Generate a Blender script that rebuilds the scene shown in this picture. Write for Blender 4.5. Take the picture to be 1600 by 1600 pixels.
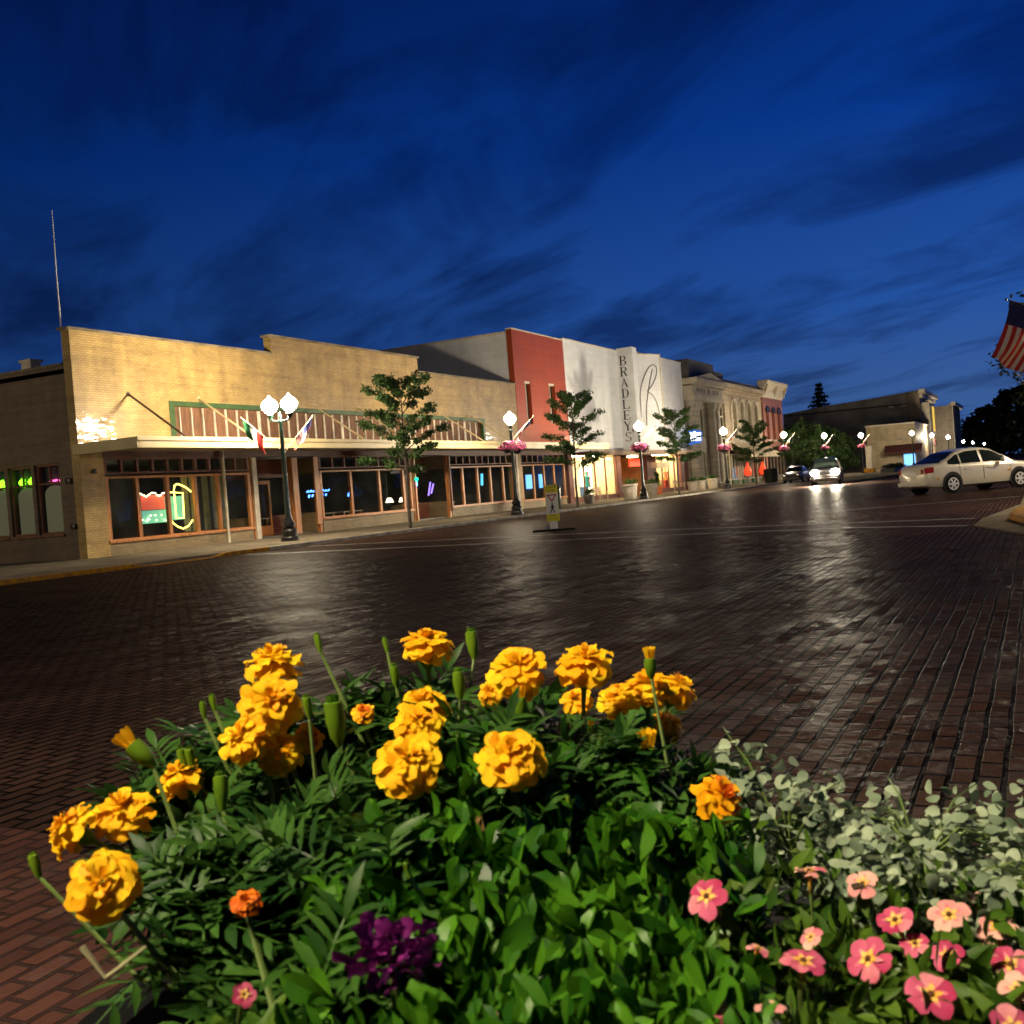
import bpy, math, random
from mathutils import Vector, Matrix
for o in list(bpy.data.objects): bpy.data.objects.remove(o)
SC = bpy.context.scene
COL = SC.collection
PI = math.pi
V = Vector

# ------------------------------------------------------------------ camera
CAM_Z = 1.1
F_PX = 1664.0
d1 = V(((1622-800)/F_PX, (703-800)/F_PX, 1)).normalized()
d2 = V((0, (767-800)/F_PX, 1)).normalized()
up = d1.cross(d2).normalized()
if up.y > 0: up = -up
ax, az = d1, up
ay = az.cross(ax).normalized()
right = V((ax.x, ay.x, az.x)); down = V((ax.y, ay.y, az.y)); fwd = V((ax.z, ay.z, az.z))
cam_data = bpy.data.cameras.new("camera")
cam = bpy.data.objects.new("camera", cam_data); COL.objects.link(cam)
R3 = Matrix((right, -down, -fwd)).transposed()
cam.matrix_world = Matrix.Translation((0, 0, CAM_Z)) @ R3.to_4x4()
cam_data.sensor_width = 36.0
cam_data.lens = 36.0*F_PX/1600.0
cam_data.clip_start = 0.02
cam_data.clip_end = 3000
cam_data.dof.use_dof = True
cam_data.dof.focus_distance = 3.0
cam_data.dof.aperture_fstop = 18.0
SC.camera = cam

# ------------------------------------------------------------------ dusk sky
W = bpy.data.worlds.new("World"); SC.world = W; W.use_nodes = True
nt = W.node_tree; N = nt.nodes; L = nt.links
N.clear()
def wn(t, **k):
    n = N.new(t)
    for a, b in k.items(): setattr(n, a, b)
    return n
out = wn('ShaderNodeOutputWorld'); bg = wn('ShaderNodeBackground'); L.new(bg.outputs[0], out.inputs[0])
tc = wn('ShaderNodeTexCoord')
sep = wn('ShaderNodeSeparateXYZ'); L.new(tc.outputs['Generated'], sep.inputs[0])
def wmath(op, a, b=None, clamp=False):
    n = wn('ShaderNodeMath', operation=op, use_clamp=clamp)
    for i, v in enumerate((a, b)):
        if v is None: continue
        if isinstance(v, (int, float)): n.inputs[i].default_value = v
        else: L.new(v, n.inputs[i])
    return n.outputs[0]
ramp = wn('ShaderNodeValToRGB')
e = ramp.color_ramp.elements
e[0].position = 0.0; e[0].color = (0.030, 0.075, 0.22, 1)
e[1].position = 1.0; e[1].color = (0.0002, 0.0012, 0.012, 1)
for p, c in ((0.06, (0.027, 0.075, 0.222)), (0.14, (0.012, 0.060, 0.250)), (0.30, (0.0015, 0.028, 0.190)), (0.46, (0.0006, 0.0105, 0.092)), (0.62, (0.0003, 0.004, 0.05))):
    q = e.new(p); q.color = (*c, 1)
L.new(sep.outputs[2], ramp.inputs[0])
# brighter towards the last light down the street, darker to the left
az_ = wmath('ADD', wmath('MULTIPLY', sep.outputs[0], 0.90), wmath('MULTIPLY', sep.outputs[1], -0.62))
azf = wmath('ADD', 0.60, wmath('MULTIPLY', az_, 0.70))
azf = wmath('MAXIMUM', wmath('ADD', 0.50, wmath('MULTIPLY', az_, 0.78)), 0.10)
# cloud layer on a plane overhead
den = wmath('ADD', wmath('MAXIMUM', sep.outputs[2], 0.0), 0.10)
cx = wmath('DIVIDE', sep.outputs[0], den); cy = wmath('DIVIDE', sep.outputs[1], den)
comb = wn('ShaderNodeCombineXYZ'); L.new(cx, comb.inputs[0]); L.new(cy, comb.inputs[1])
mp = wn('ShaderNodeMapping'); mp.inputs['Rotation'].default_value = (0, 0, math.radians(-54)); mp.inputs['Scale'].default_value = (0.42, 1.0, 1); mp.inputs['Location'].default_value = (1.3, 0.35, 0)
mp.vector_type = 'POINT'
rot = wn('ShaderNodeMapping'); rot.inputs['Rotation'].default_value = (0, 0, math.radians(-54))
L.new(comb.outputs[0], rot.inputs[0])
mp.inputs['Rotation'].default_value = (0, 0, 0)
L.new(rot.outputs[0], mp.inputs[0])
nz = wn('ShaderNodeTexNoise'); nz.inputs['Scale'].default_value = 2.0; nz.inputs['Detail'].default_value = 9; nz.inputs['Roughness'].default_value = 0.58; nz.inputs['Distortion'].default_value = 0.45
L.new(mp.outputs[0], nz.inputs[0])
cr = wn('ShaderNodeValToRGB'); ce = cr.color_ramp.elements
ce[0].position = 0.46; ce[0].color = (1, 1, 1, 1); ce[1].position = 0.66; ce[1].color = (0.36, 0.38, 0.44, 1)
L.new(nz.outputs[0], cr.inputs[0])
m1 = wn('ShaderNodeMixRGB', blend_type='MULTIPLY'); m1.inputs[0].default_value = 1; L.new(ramp.outputs[0], m1.inputs[1]); L.new(azf, m1.inputs[2])
m2 = wn('ShaderNodeMixRGB', blend_type='MULTIPLY'); m2.inputs[0].default_value = 1; L.new(m1.outputs[0], m2.inputs[1]); L.new(cr.outputs[0], m2.inputs[2])
sky = wn('ShaderNodeTexSky'); sky.sky_type = 'NISHITA'; sky.sun_disc = False
sky.sun_elevation = math.radians(-4); sky.sun_rotation = math.radians(70)
ms = wn('ShaderNodeMixRGB', blend_type='ADD'); ms.inputs[0].default_value = 0.006
L.new(m2.outputs[0], ms.inputs[1]); L.new(sky.outputs[0], ms.inputs[2])
L.new(ms.outputs[0], bg.inputs[0]); bg.inputs[1].default_value = 0.95

SC.view_settings.view_transform = 'Standard'; SC.view_settings.look = 'None'
SC.view_settings.exposure = 0.3; SC.view_settings.gamma = 1.0; SC.view_settings.use_curve_mapping = False
SC.cycles.use_denoising = True
SC.cycles.sample_clamp_indirect = 4.0
SC.cycles.max_bounces = 5; SC.cycles.diffuse_bounces = 3; SC.cycles.glossy_bounces = 3; SC.cycles.transparent_max_bounces = 12
SC.cycles.caustics_reflective = False; SC.cycles.caustics_refractive = False
HAZE = 0.0
GLOBE_POWER = 590.0
LAMP_TINT = (1.0, 0.82, 0.56)

# ------------------------------------------------------------------ materials
MATS = {}
def newmat(name):
    m = bpy.data.materials.new(name); m.use_nodes = True
    return m, m.node_tree.nodes, m.node_tree.links, m.node_tree.nodes['Principled BSDF']
def mat(name, col, rough=0.6, metal=0.0, var=0.18, vs=3.0, bump=0.0, bs=40.0, spec=0.5, coat=0.0, space='Object', col2=None, stretch=None, sheen=0):
    if name in MATS: return MATS[name]
    m, n, l, b = newmat(name)
    t = n.new('ShaderNodeTexCoord'); src = t.outputs['Object']
    if space == 'World':
        g = n.new('ShaderNodeNewGeometry'); src = g.outputs['Position']
    if stretch:
        mpp = n.new('ShaderNodeMapping'); mpp.inputs['Scale'].default_value = stretch; l.new(src, mpp.inputs[0]); src = mpp.outputs[0]
    nz = n.new('ShaderNodeTexNoise'); nz.inputs['Scale'].default_value = vs; nz.inputs['Detail'].default_value = 6
    l.new(src, nz.inputs[0])
    r = n.new('ShaderNodeValToRGB'); el = r.color_ramp.elements
    c2 = col2 or tuple(c*(1-var) for c in col)
    c1 = tuple(min(1, c*(1+var*0.6)) for c in col) if not col2 else col
    el[0].position = 0.36; el[0].color = (*c2, 1); el[1].position = 0.64; el[1].color = (*c1, 1)
    l.new(nz.outputs[0], r.inputs[0]); l.new(r.outputs[0], b.inputs['Base Color'])
    b.inputs['Roughness'].default_value = rough; b.inputs['Metallic'].default_value = metal
    b.inputs['Specular IOR Level'].default_value = spec; b.inputs['Coat Weight'].default_value = coat
    if bump > 0:
        nb = n.new('ShaderNodeTexNoise'); nb.inputs['Scale'].default_value = bs; nb.inputs['Detail'].default_value = 4; l.new(src, nb.inputs[0])
        bp = n.new('ShaderNodeBump'); bp.inputs['Strength'].default_value = bump; bp.inputs['Distance'].default_value = 0.02
        l.new(nb.outputs[0], bp.inputs['Height']); l.new(bp.outputs[0], b.inputs['Normal'])
    MATS[name] = m
    return m
def emis(name, col, s):
    if name in MATS: return MATS[name]
    m, n, l, b = newmat(name)
    b.inputs['Base Color'].default_value = (*col, 1); b.inputs['Emission Color'].default_value = (*col, 1); b.inputs['Emission Strength'].default_value = s
    MATS[name] = m
    return m
def brickmat(name, c1, c2, mortar, bw=0.22, bh=0.075, ms=0.010, rough=0.5, bump=0.5, plane='wall', spec=0.5, stain=0.35, rvar=0.0, coat=0.0, bdist=0.015, gloss=0.15, soot=1.0):
    m, n, l, b = newmat(name)
    g = n.new('ShaderNodeNewGeometry'); s = n.new('ShaderNodeSeparateXYZ'); l.new(g.outputs['Position'], s.inputs[0])
    cb = n.new('ShaderNodeCombineXYZ')
    if plane == 'wall':
        ad = n.new('ShaderNodeMath'); ad.operation = 'ADD'; l.new(s.outputs[0], ad.inputs[0]); l.new(s.outputs[1], ad.inputs[1])
        l.new(ad.outputs[0], cb.inputs[0]); l.new(s.outputs[2], cb.inputs[1])
    else:
        l.new(s.outputs[0], cb.inputs[0]); l.new(s.outputs[1], cb.inputs[1])
    # slight waviness of the courses
    wv = n.new('ShaderNodeTexNoise'); wv.inputs['Scale'].default_value = 1.6 if plane != 'wall' else 0.8; l.new(g.outputs['Position'], wv.inputs[0])
    vm = n.new('ShaderNodeVectorMath'); vm.operation = 'SCALE'; vm.inputs['Scale'].default_value = 0.028 if plane != 'wall' else 0.012; l.new(wv.outputs['Color'], vm.inputs[0])
    va = n.new('ShaderNodeVectorMath'); va.operation = 'ADD'; l.new(cb.outputs[0], va.inputs[0]); l.new(vm.outputs[0], va.inputs[1])
    bt = n.new('ShaderNodeTexBrick')
    bt.inputs['Color1'].default_value = (*c1, 1); bt.inputs['Color2'].default_value = (*c2, 1); bt.inputs['Mortar'].default_value = (*mortar, 1)
    bt.inputs['Scale'].default_value = 1.0; bt.inputs['Mortar Size'].default_value = ms; bt.inputs['Mortar Smooth'].default_value = 0.35
    bt.inputs['Brick Width'].default_value = bw; bt.inputs['Row Height'].default_value = bh; bt.inputs['Bias'].default_value = -0.1
    l.new(va.outputs[0], bt.inputs[0])
    nz = n.new('ShaderNodeTexNoise'); nz.inputs['Scale'].default_value = 0.9; nz.inputs['Detail'].default_value = 8; nz.inputs['Roughness'].default_value = 0.65; l.new(g.outputs['Position'], nz.inputs[0])
    rr = n.new('ShaderNodeValToRGB'); rr.color_ramp.elements[0].position = 0.33; rr.color_ramp.elements[0].color = (1-stain, 1-stain, 1-stain, 1); rr.color_ramp.elements[1].position = 0.62
    l.new(nz.outputs[0], rr.inputs[0])
    mx = n.new('ShaderNodeMixRGB'); mx.blend_type = 'MULTIPLY'; mx.inputs[0].default_value = 1; l.new(bt.outputs['Color'], mx.inputs[1]); l.new(rr.outputs[0], mx.inputs[2])
    if plane == 'wall':
        # rain streaks and sooty courses
        for sc3, p0, p1, dk in (((.35, .35, 7.0), .30, .55, .80), ((2.2, 2.2, .16), .28, .55, .84)):
            mp3 = n.new('ShaderNodeMapping'); mp3.inputs['Scale'].default_value = sc3; l.new(g.outputs['Position'], mp3.inputs[0])
            n3 = n.new('ShaderNodeTexNoise'); n3.inputs['Scale'].default_value = 1.0; n3.inputs['Detail'].default_value = 5; l.new(mp3.outputs[0], n3.inputs[0])
            r3 = n.new('ShaderNodeValToRGB'); r3.color_ramp.elements[0].position = p0; r3.color_ramp.elements[0].color = (*[1-(1-dk*q_)*soot for q_ in (1, .98, .95)], 1); r3.color_ramp.elements[1].position = p1; l.new(n3.outputs[0], r3.inputs[0])
            m3 = n.new('ShaderNodeMixRGB'); m3.blend_type = 'MULTIPLY'; m3.inputs[0].default_value = 1; l.new(mx.outputs[0], m3.inputs[1]); l.new(r3.outputs[0], m3.inputs[2]); mx = m3
    l.new(mx.outputs[0], b.inputs['Base Color'])
    b.inputs['Roughness'].default_value = rough; b.inputs['Specular IOR Level'].default_value = spec
    # height: bricks proud of the joints plus their own unevenness
    fine = n.new('ShaderNodeTexNoise'); fine.inputs['Scale'].default_value = 11.0 if plane != 'wall' else 14.0; fine.inputs['Detail'].default_value = 5; l.new(g.outputs['Position'], fine.inputs[0])
    inv = n.new('ShaderNodeMath'); inv.operation = 'SUBTRACT'; inv.inputs[0].default_value = 1; l.new(bt.outputs['Fac'], inv.inputs[1])
    ha = n.new('ShaderNodeMath'); ha.operation = 'MULTIPLY_ADD'; ha.inputs[1].default_value = 0.75 if plane != 'wall' else 0.5; l.new(fine.outputs[0], ha.inputs[0]); l.new(inv.outputs[0], ha.inputs[2])
    def tilt(amount, tex):
        wnz = n.new('ShaderNodeTexWhiteNoise'); wnz.noise_dimensions = '1D'; sp_ = n.new('ShaderNodeSeparateColor'); l.new(tex.outputs['Color'], sp_.inputs[0])
        l.new(sp_.outputs[0], wnz.inputs['W'])
        sb_ = n.new('ShaderNodeVectorMath'); sb_.operation = 'SUBTRACT'; sb_.inputs[1].default_value = (.5, .5, .5); l.new(wnz.outputs['Color'], sb_.inputs[0])
        sc_ = n.new('ShaderNodeVectorMath'); sc_.operation = 'SCALE'; sc_.inputs['Scale'].default_value = amount; l.new(sb_.outputs[0], sc_.inputs[0])
        return sc_.outputs[0]
    bt2 = n.new('ShaderNodeTexBrick')
    bt2.inputs['Color1'].default_value = (0, 0, 0, 1); bt2.inputs['Color2'].default_value = (1, 1, 1, 1); bt2.inputs['Mortar'].default_value = (.5, .5, .5, 1)
    bt2.inputs['Scale'].default_value = 1.0; bt2.inputs['Mortar Size'].default_value = 0.0; bt2.inputs['Brick Width'].default_value = bw; bt2.inputs['Row Height'].default_value = bh
    l.new(va.outputs[0], bt2.inputs[0])
    nsum = n.new('ShaderNodeVectorMath'); nsum.operation = 'ADD'; l.new(g.outputs['Normal'], nsum.inputs[0]); l.new(tilt(0.10 if plane == 'wall' else 0.26, bt2), nsum.inputs[1])
    nn_ = nsum
    if plane != 'wall':
        bt3 = n.new('ShaderNodeTexBrick'); bt3.inputs['Color1'].default_value = (0, 0, 0, 1); bt3.inputs['Color2'].default_value = (1, 1, 1, 1); bt3.inputs['Mortar'].default_value = (.5, .5, .5, 1)
        bt3.inputs['Scale'].default_value = 1.0; bt3.inputs['Mortar Size'].default_value = 0.0; bt3.inputs['Brick Width'].default_value = bw*3; bt3.inputs['Row Height'].default_value = bh*2
        l.new(va.outputs[0], bt3.inputs[0])
        ns2 = n.new('ShaderNodeVectorMath'); ns2.operation = 'ADD'; l.new(nsum.outputs[0], ns2.inputs[0]); l.new(tilt(0.14, bt3), ns2.inputs[1]); nn_ = ns2
    nrm_ = n.new('ShaderNodeVectorMath'); nrm_.operation = 'NORMALIZE'; l.new(nn_.outputs[0], nrm_.inputs[0])
    if plane != 'wall':
        mid = n.new('ShaderNodeTexNoise'); mid.inputs['Scale'].default_value = 3.2; mid.inputs['Detail'].default_value = 2; l.new(g.outputs['Position'], mid.inputs[0])
        hm = n.new('ShaderNodeMath'); hm.operation = 'MULTIPLY_ADD'; hm.inputs[1].default_value = 0.9; l.new(mid.outputs[0], hm.inputs[0]); l.new(ha.outputs[0], hm.inputs[2]); ha = hm
    bp = n.new('ShaderNodeBump'); bp.inputs['Strength'].default_value = bump; bp.inputs['Distance'].default_value = bdist; l.new(ha.outputs[0], bp.inputs['Height'])
    l.new(bp.outputs[0], b.inputs['Normal'])
    if plane != 'wall': l.new(nrm_.outputs[0], bp.inputs['Normal'])
    if coat:
        b.inputs['Coat Weight'].default_value = coat; b.inputs['Coat Roughness'].default_value = 0.07
        b2 = n.new('ShaderNodeBump'); b2.inputs['Strength'].default_value = 0.02; b2.inputs['Distance'].default_value = 0.015; l.new(ha.outputs[0], b2.inputs['Height']); l.new(nrm_.outputs[0], b2.inputs['Normal']); l.new(b2.outputs[0], b.inputs['Coat Normal'])
    if rvar:
        mr = n.new('ShaderNodeMapRange'); mr.inputs[1].default_value = 0.3; mr.inputs[2].default_value = 0.7; mr.inputs[3].default_value = rough-rvar; mr.inputs[4].default_value = rough+rvar
        l.new(nz.outputs[0], mr.inputs[0]); l.new(mr.outputs[0], b.inputs['Roughness'])
    if plane != 'wall':
        # rough fired clay: mostly matt, part glazed by wear
        o = [q for q in n if q.type == 'OUTPUT_MATERIAL'][0]
        df = n.new('ShaderNodeBsdfDiffuse'); l.new(mx.outputs[0], df.inputs[0]); l.new(bp.outputs[0], df.inputs['Normal'])
        ms_ = n.new('ShaderNodeMixShader'); ms_.inputs[0].default_value = gloss
        l.new(df.outputs[0], ms_.inputs[1]); l.new(b.outputs[0], ms_.inputs[2]); l.new(ms_.outputs[0], o.inputs[0])
    MATS[name] = m
    return m
def glassmat(name, tint=(0.75, 0.8, 0.8), base=0.06, rough=0.02):
    m = bpy.data.materials.new(name); m.use_nodes = True; n = m.node_tree.nodes; l = m.node_tree.links; n.clear()
    o = n.new('ShaderNodeOutputMaterial'); mix = n.new('ShaderNodeMixShader'); tr = n.new('ShaderNodeBsdfTransparent'); gl = n.new('ShaderNodeBsdfGlossy')
    tr.inputs[0].default_value = (*tint, 1); gl.inputs['Roughness'].default_value = rough
    g0 = n.new('ShaderNodeNewGeometry'); dt = n.new('ShaderNodeVectorMath'); dt.operation = 'DOT_PRODUCT'; l.new(g0.outputs['Normal'], dt.inputs[0]); l.new(g0.outputs['Incoming'], dt.inputs[1])
    def M2(op, a_, b_):
        q = n.new('ShaderNodeMath'); q.operation = op
        for i_, v_ in enumerate((a_, b_)):
            if v_ is None: continue
            if isinstance(v_, float): q.inputs[i_].default_value = v_
            else: l.new(v_, q.inputs[i_])
        return q.outputs[0]
    sch = M2('POWER', M2('SUBTRACT', 1.0, M2('ABSOLUTE', dt.outputs['Value'], None)), 5.0)
    ad = n.new('ShaderNodeMath'); ad.operation = 'MULTIPLY_ADD'; ad.use_clamp = True; ad.inputs[1].default_value = 0.85; ad.inputs[2].default_value = 0.04+base; l.new(sch, ad.inputs[0])
    g = n.new('ShaderNodeNewGeometry'); nz = n.new('ShaderNodeTexNoise'); nz.inputs['Scale'].default_value = 1.2; l.new(g.outputs['Position'], nz.inputs[0])
    bp = n.new('ShaderNodeBump'); bp.inputs['Strength'].default_value = 0.15; bp.inputs['Distance'].default_value = 0.02; l.new(nz.outputs[0], bp.inputs['Height']); l.new(bp.outputs[0], gl.inputs['Normal'])
    l.new(ad.outputs[0], mix.inputs[0]); l.new(tr.outputs[0], mix.inputs[1]); l.new(gl.outputs[0], mix.inputs[2]); l.new(mix.outputs[0], o.inputs[0])
    MATS[name] = m
    return m
def leafmat(name, c1, c2, rough=0.5, trans=0.25, vs=30.0):
    m, n, l, b = newmat(name)
    g = n.new('ShaderNodeNewGeometry'); nz = n.new('ShaderNodeTexNoise'); nz.inputs['Scale'].default_value = vs; nz.inputs['Detail'].default_value = 3; l.new(g.outputs['Position'], nz.inputs[0])
    ad = n.new('ShaderNodeMath'); ad.operation = 'ADD'; l.new(nz.outputs[0], ad.inputs[0])
    ri = n.new('ShaderNodeMath'); ri.operation = 'MULTIPLY_ADD'; ri.inputs[1].default_value = 0.5; ri.inputs[2].default_value = -0.25; l.new(g.outputs['Random Per Island'], ri.inputs[0]); l.new(ri.outputs[0], ad.inputs[1])
    r = n.new('ShaderNodeValToRGB'); r.color_ramp.elements[0].position = 0.25; r.color_ramp.elements[0].color = (*c1, 1); r.color_ramp.elements[1].position = 0.75; r.color_ramp.elements[1].color = (*c2, 1)
    l.new(ad.outputs[0], r.inputs[0]); l.new(r.outputs[0], b.inputs['Base Color'])
    b.inputs['Roughness'].default_value = rough; b.inputs['Specular IOR Level'].default_value = 0.16
    if trans:
        o = [x for x in n if x.type == 'OUTPUT_MATERIAL'][0]
        tl = n.new('ShaderNodeBsdfTranslucent'); l.new(r.outputs[0], tl.inputs[0]); mx = n.new('ShaderNodeMixShader'); mx.inputs[0].default_value = trans
        l.new(b.outputs[0], mx.inputs[1]); l.new(tl.outputs[0], mx.inputs[2]); l.new(mx.outputs[0], o.inputs[0])
    MATS[name] = m
    return m

# ------------------------------------------------------------------ mesh helpers
OFF = {}
def props(o, label=None, cat=None, group=None, kind=None):
    if label: o['label'] = label
    if cat: o['category'] = cat
    if group: o['group'] = group
    if kind: o['kind'] = kind
    return o
def empty(name, loc=(0, 0, 0), label=None, cat=None, group=None, rz=0.0):
    o = bpy.data.objects.new(name, None); COL.objects.link(o); o.location = loc; o.rotation_euler = (0, 0, rz)
    o.empty_display_size = 0.1
    OFF[o.name] = V(loc)
    return props(o, label, cat, group)
def kids(o): return [c for c in bpy.data.objects if c.parent == o]
def copy_tree(o, parent=None):
    c = o.copy(); COL.objects.link(c)
    if parent: c.parent = parent
    for ch in kids(o):
        if ch.name != c.name: copy_tree(ch, c)
    return c
class MB:
    def __init__(s): s.v = []; s.f = []; s.mi = []
    def add(s, vs, fs, mi=0):
        b = len(s.v); s.v.extend([tuple(x) for x in vs]); s.f.extend([tuple(b+i for i in f) for f in fs]); s.mi.extend([mi]*len(fs)); return s
    def box(s, x0, x1, y0, y1, z0, z1, mi=0):
        return s.add([(x0,y0,z0),(x1,y0,z0),(x1,y1,z0),(x0,y1,z0),(x0,y0,z1),(x1,y0,z1),(x1,y1,z1),(x0,y1,z1)],
                     [(0,3,2,1),(4,5,6,7),(0,1,5,4),(1,2,6,5),(2,3,7,6),(3,0,4,7)], mi)
    def prism(s, poly, a0, a1, axis='y', mi=0):
        # poly: 2D outline, extruded along axis. y: (x,z); x: (y,z); z: (x,y)
        def P(p, a): return (p[0], a, p[1]) if axis == 'y' else ((a, p[0], p[1]) if axis == 'x' else (p[0], p[1], a))
        n = len(poly); vs = [P(p, a0) for p in poly]+[P(p, a1) for p in poly]
        fs = [tuple(range(n)), tuple(range(2*n-1, n-1, -1))]+[(i, n+i, n+(i+1) % n, (i+1) % n) for i in range(n)]
        return s.add(vs, fs, mi)
    def tube(s, pts, r, n=8, mi=0, cap=True):
        pts = [V(p) for p in pts]; k = len(pts); rs = r if isinstance(r, (list, tuple)) else [r]*k
        vs = []; ref = None
        for i, p in enumerate(pts):
            t = (pts[min(i+1, k-1)]-pts[max(i-1, 0)])
            t = t.normalized() if t.length > 1e-9 else V((0, 0, 1))
            if ref is None:
                ref = V((1, 0, 0)) if abs(t.x) < 0.8 else V((0, 1, 0))
            u = (ref-t*ref.dot(t)).normalized(); w = t.cross(u); ref = u
            for j in range(n):
                a = 2*PI*j/n; vs.append(p+(u*math.cos(a)+w*math.sin(a))*rs[i])
        fs = [(i*n+j, i*n+(j+1) % n, (i+1)*n+(j+1) % n, (i+1)*n+j) for i in range(k-1) for j in range(n)]
        if cap: fs += [tuple(range(n-1, -1, -1)), tuple(range((k-1)*n, k*n))]
        return s.add(vs, fs, mi)
    def lathe(s, prof, n=20, c=(0, 0, 0), axis='z', mi=0, cap=True):
        vs = []
        for r, h in prof:
            for j in range(n):
                a = 2*PI*j/n
                p = (r*math.cos(a), r*math.sin(a), h) if axis == 'z' else ((h, r*math.cos(a), r*math.sin(a)) if axis == 'x' else (r*math.cos(a), h, r*math.sin(a)))
                vs.append((p[0]+c[0], p[1]+c[1], p[2]+c[2]))
        k = len(prof)
        fs = [(i*n+j, i*n+(j+1) % n, (i+1)*n+(j+1) % n, (i+1)*n+j) for i in range(k-1) for j in range(n)]
        if cap and prof[0][0] > 1e-4: fs.append(tuple(range(n-1, -1, -1)))
        if cap and prof[-1][0] > 1e-4: fs.append(tuple(range((k-1)*n, k*n)))
        return s.add(vs, fs, mi)
    def grid(s, fn, nu, nv, mi=0):
        vs = [fn(i/nu, j/nv) for i in range(nu+1) for j in range(nv+1)]
        m = mi if callable(mi) else (lambda a, b: mi)
        b = len(s.v); s.v.extend([tuple(x) for x in vs])
        for i in range(nu):
            for j in range(nv):
                s.f.append((b+i*(nv+1)+j, b+(i+1)*(nv+1)+j, b+(i+1)*(nv+1)+j+1, b+i*(nv+1)+j+1)); s.mi.append(m((i+.5)/nu, (j+.5)/nv))
        return s
    def sphere(s, c, r, nu=12, nv=8, mi=0, sq=(1, 1, 1)):
        prof = [(max(1e-5, math.sin(PI*i/nv))*r, -math.cos(PI*i/nv)*r) for i in range(nv+1)]
        b = len(s.v); s.lathe(prof, nu, (0, 0, 0), 'z', mi)
        for i in range(b, len(s.v)):
            x, y, z = s.v[i]; s.v[i] = (x*sq[0]+c[0], y*sq[1]+c[1], z*sq[2]+c[2])
        return s
    def build(s, name, mats, parent=None, world=True, smooth=False, bevel=0.0, kind=None, solid=0.0, auto=None):
        off = V((0, 0, 0)); p = parent
        if world:
            while p is not None: off = off+V(p.location); p = p.parent
        me = bpy.data.meshes.new(name)
        me.from_pydata([(v[0]-off.x, v[1]-off.y, v[2]-off.z) for v in s.v], [], s.f)
        mats = mats if isinstance(mats, (list, tuple)) else [mats]
        for m in mats: me.materials.append(MATS[m] if isinstance(m, str) else m)
        if len(mats) > 1: me.polygons.foreach_set('material_index', s.mi)
        if smooth: me.polygons.foreach_set('use_smooth', [True]*len(me.polygons))
        me.update()
        o = bpy.data.objects.new(name, me); COL.objects.link(o)
        if parent is not None: o.parent = parent
        if smooth and auto is None: auto = 40
        if smooth and auto < 180:
            try: me.set_sharp_from_angle(angle=math.radians(auto))
            except Exception: pass
        if solid:
            md = o.modifiers.new('s', 'SOLIDIFY'); md.thickness = solid
        if bevel:
            md = o.modifiers.new('b', 'BEVEL'); md.width = bevel; md.segments = 2; md.limit_method = 'ANGLE'; md.angle_limit = math.radians(40)
        if kind: o['kind'] = kind
        return o
    def holes(s, u0, u1, z0, z1, a0, a1, hs, axis='y', mi=0):
        zs = sorted(set([z0, z1]+[min(max(h[i], z0), z1) for h in hs for i in (2, 3)]))
        for za, zb in zip(zs, zs[1:]):
            if zb-za < 1e-5: continue
            zm = (za+zb)/2
            blocked = sorted([(max(h[0], u0), min(h[1], u1)) for h in hs if h[2] < zm < h[3]])
            cur = u0
            for a, b in blocked+[(u1, u1)]:
                if a-cur > 1e-5:
                    if axis == 'y': s.box(cur, a, a0, a1, za, zb, mi)
                    else: s.box(a0, a1, cur, a, za, zb, mi)
                cur = max(cur, b)
        return s
def each(parent, name, m, boxes, **k):
    return [MB().box(*b_).build(name, m, parent, **k) for b_ in boxes]
def text_mesh(body, size, fn, mb, mi=0, thick=0.0, align='CENTER', sx=1.0):
    cu = bpy.data.curves.new('t', 'FONT'); cu.body = body; cu.size = size; cu.align_x = align; cu.align_y = 'CENTER'; cu.resolution_u = 3
    o = bpy.data.objects.new('t', cu); COL.objects.link(o)
    dg = bpy.context.evaluated_depsgraph_get(); me = o.evaluated_get(dg).to_mesh()
    mb.add([fn(v.co.x*sx, v.co.y) for v in me.vertices], [tuple(p.vertices) for p in me.polygons], mi)
    o.evaluated_get(dg).to_mesh_clear(); bpy.data.objects.remove(o); bpy.data.curves.remove(cu)

rnd = random.Random(7)
def rv(a, b): return rnd.uniform(a, b)

# material library
brickmat('yellow_brick', (0.66, 0.455, 0.150), (0.54, 0.365, 0.115), (0.36, 0.245, 0.09), rough=0.5, bump=0.5, stain=0.38, spec=0.4, coat=0.7)
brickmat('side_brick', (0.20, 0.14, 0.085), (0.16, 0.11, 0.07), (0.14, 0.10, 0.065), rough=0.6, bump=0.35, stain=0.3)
brickmat('bulkhead_brick', (0.33, 0.25, 0.13), (0.26, 0.19, 0.10), (0.22, 0.17, 0.10), rough=0.6, bump=0.4, stain=0.4)
brickmat('red_brick', (0.42, 0.115, 0.055), (0.36, 0.09, 0.045), (0.30, 0.13, 0.09), rough=0.42, bump=0.35, stain=0.25)
brickmat('cream_brick', (0.55, 0.45, 0.28), (0.50, 0.40, 0.25), (0.42, 0.35, 0.24), rough=0.6, bump=0.3, stain=0.3)
brickmat('tan_brick', (0.34, 0.26, 0.17), (0.29, 0.22, 0.145), (0.25, 0.2, 0.15), rough=0.6, bump=0.4, stain=0.35)
brickmat('white_wall', (0.74, 0.76, 0.78), (0.70, 0.72, 0.74), (0.60, 0.62, 0.64), bw=0.9, bh=0.45, ms=0.008, rough=0.6, bump=0.10, stain=0.14, soot=0.3)
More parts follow.
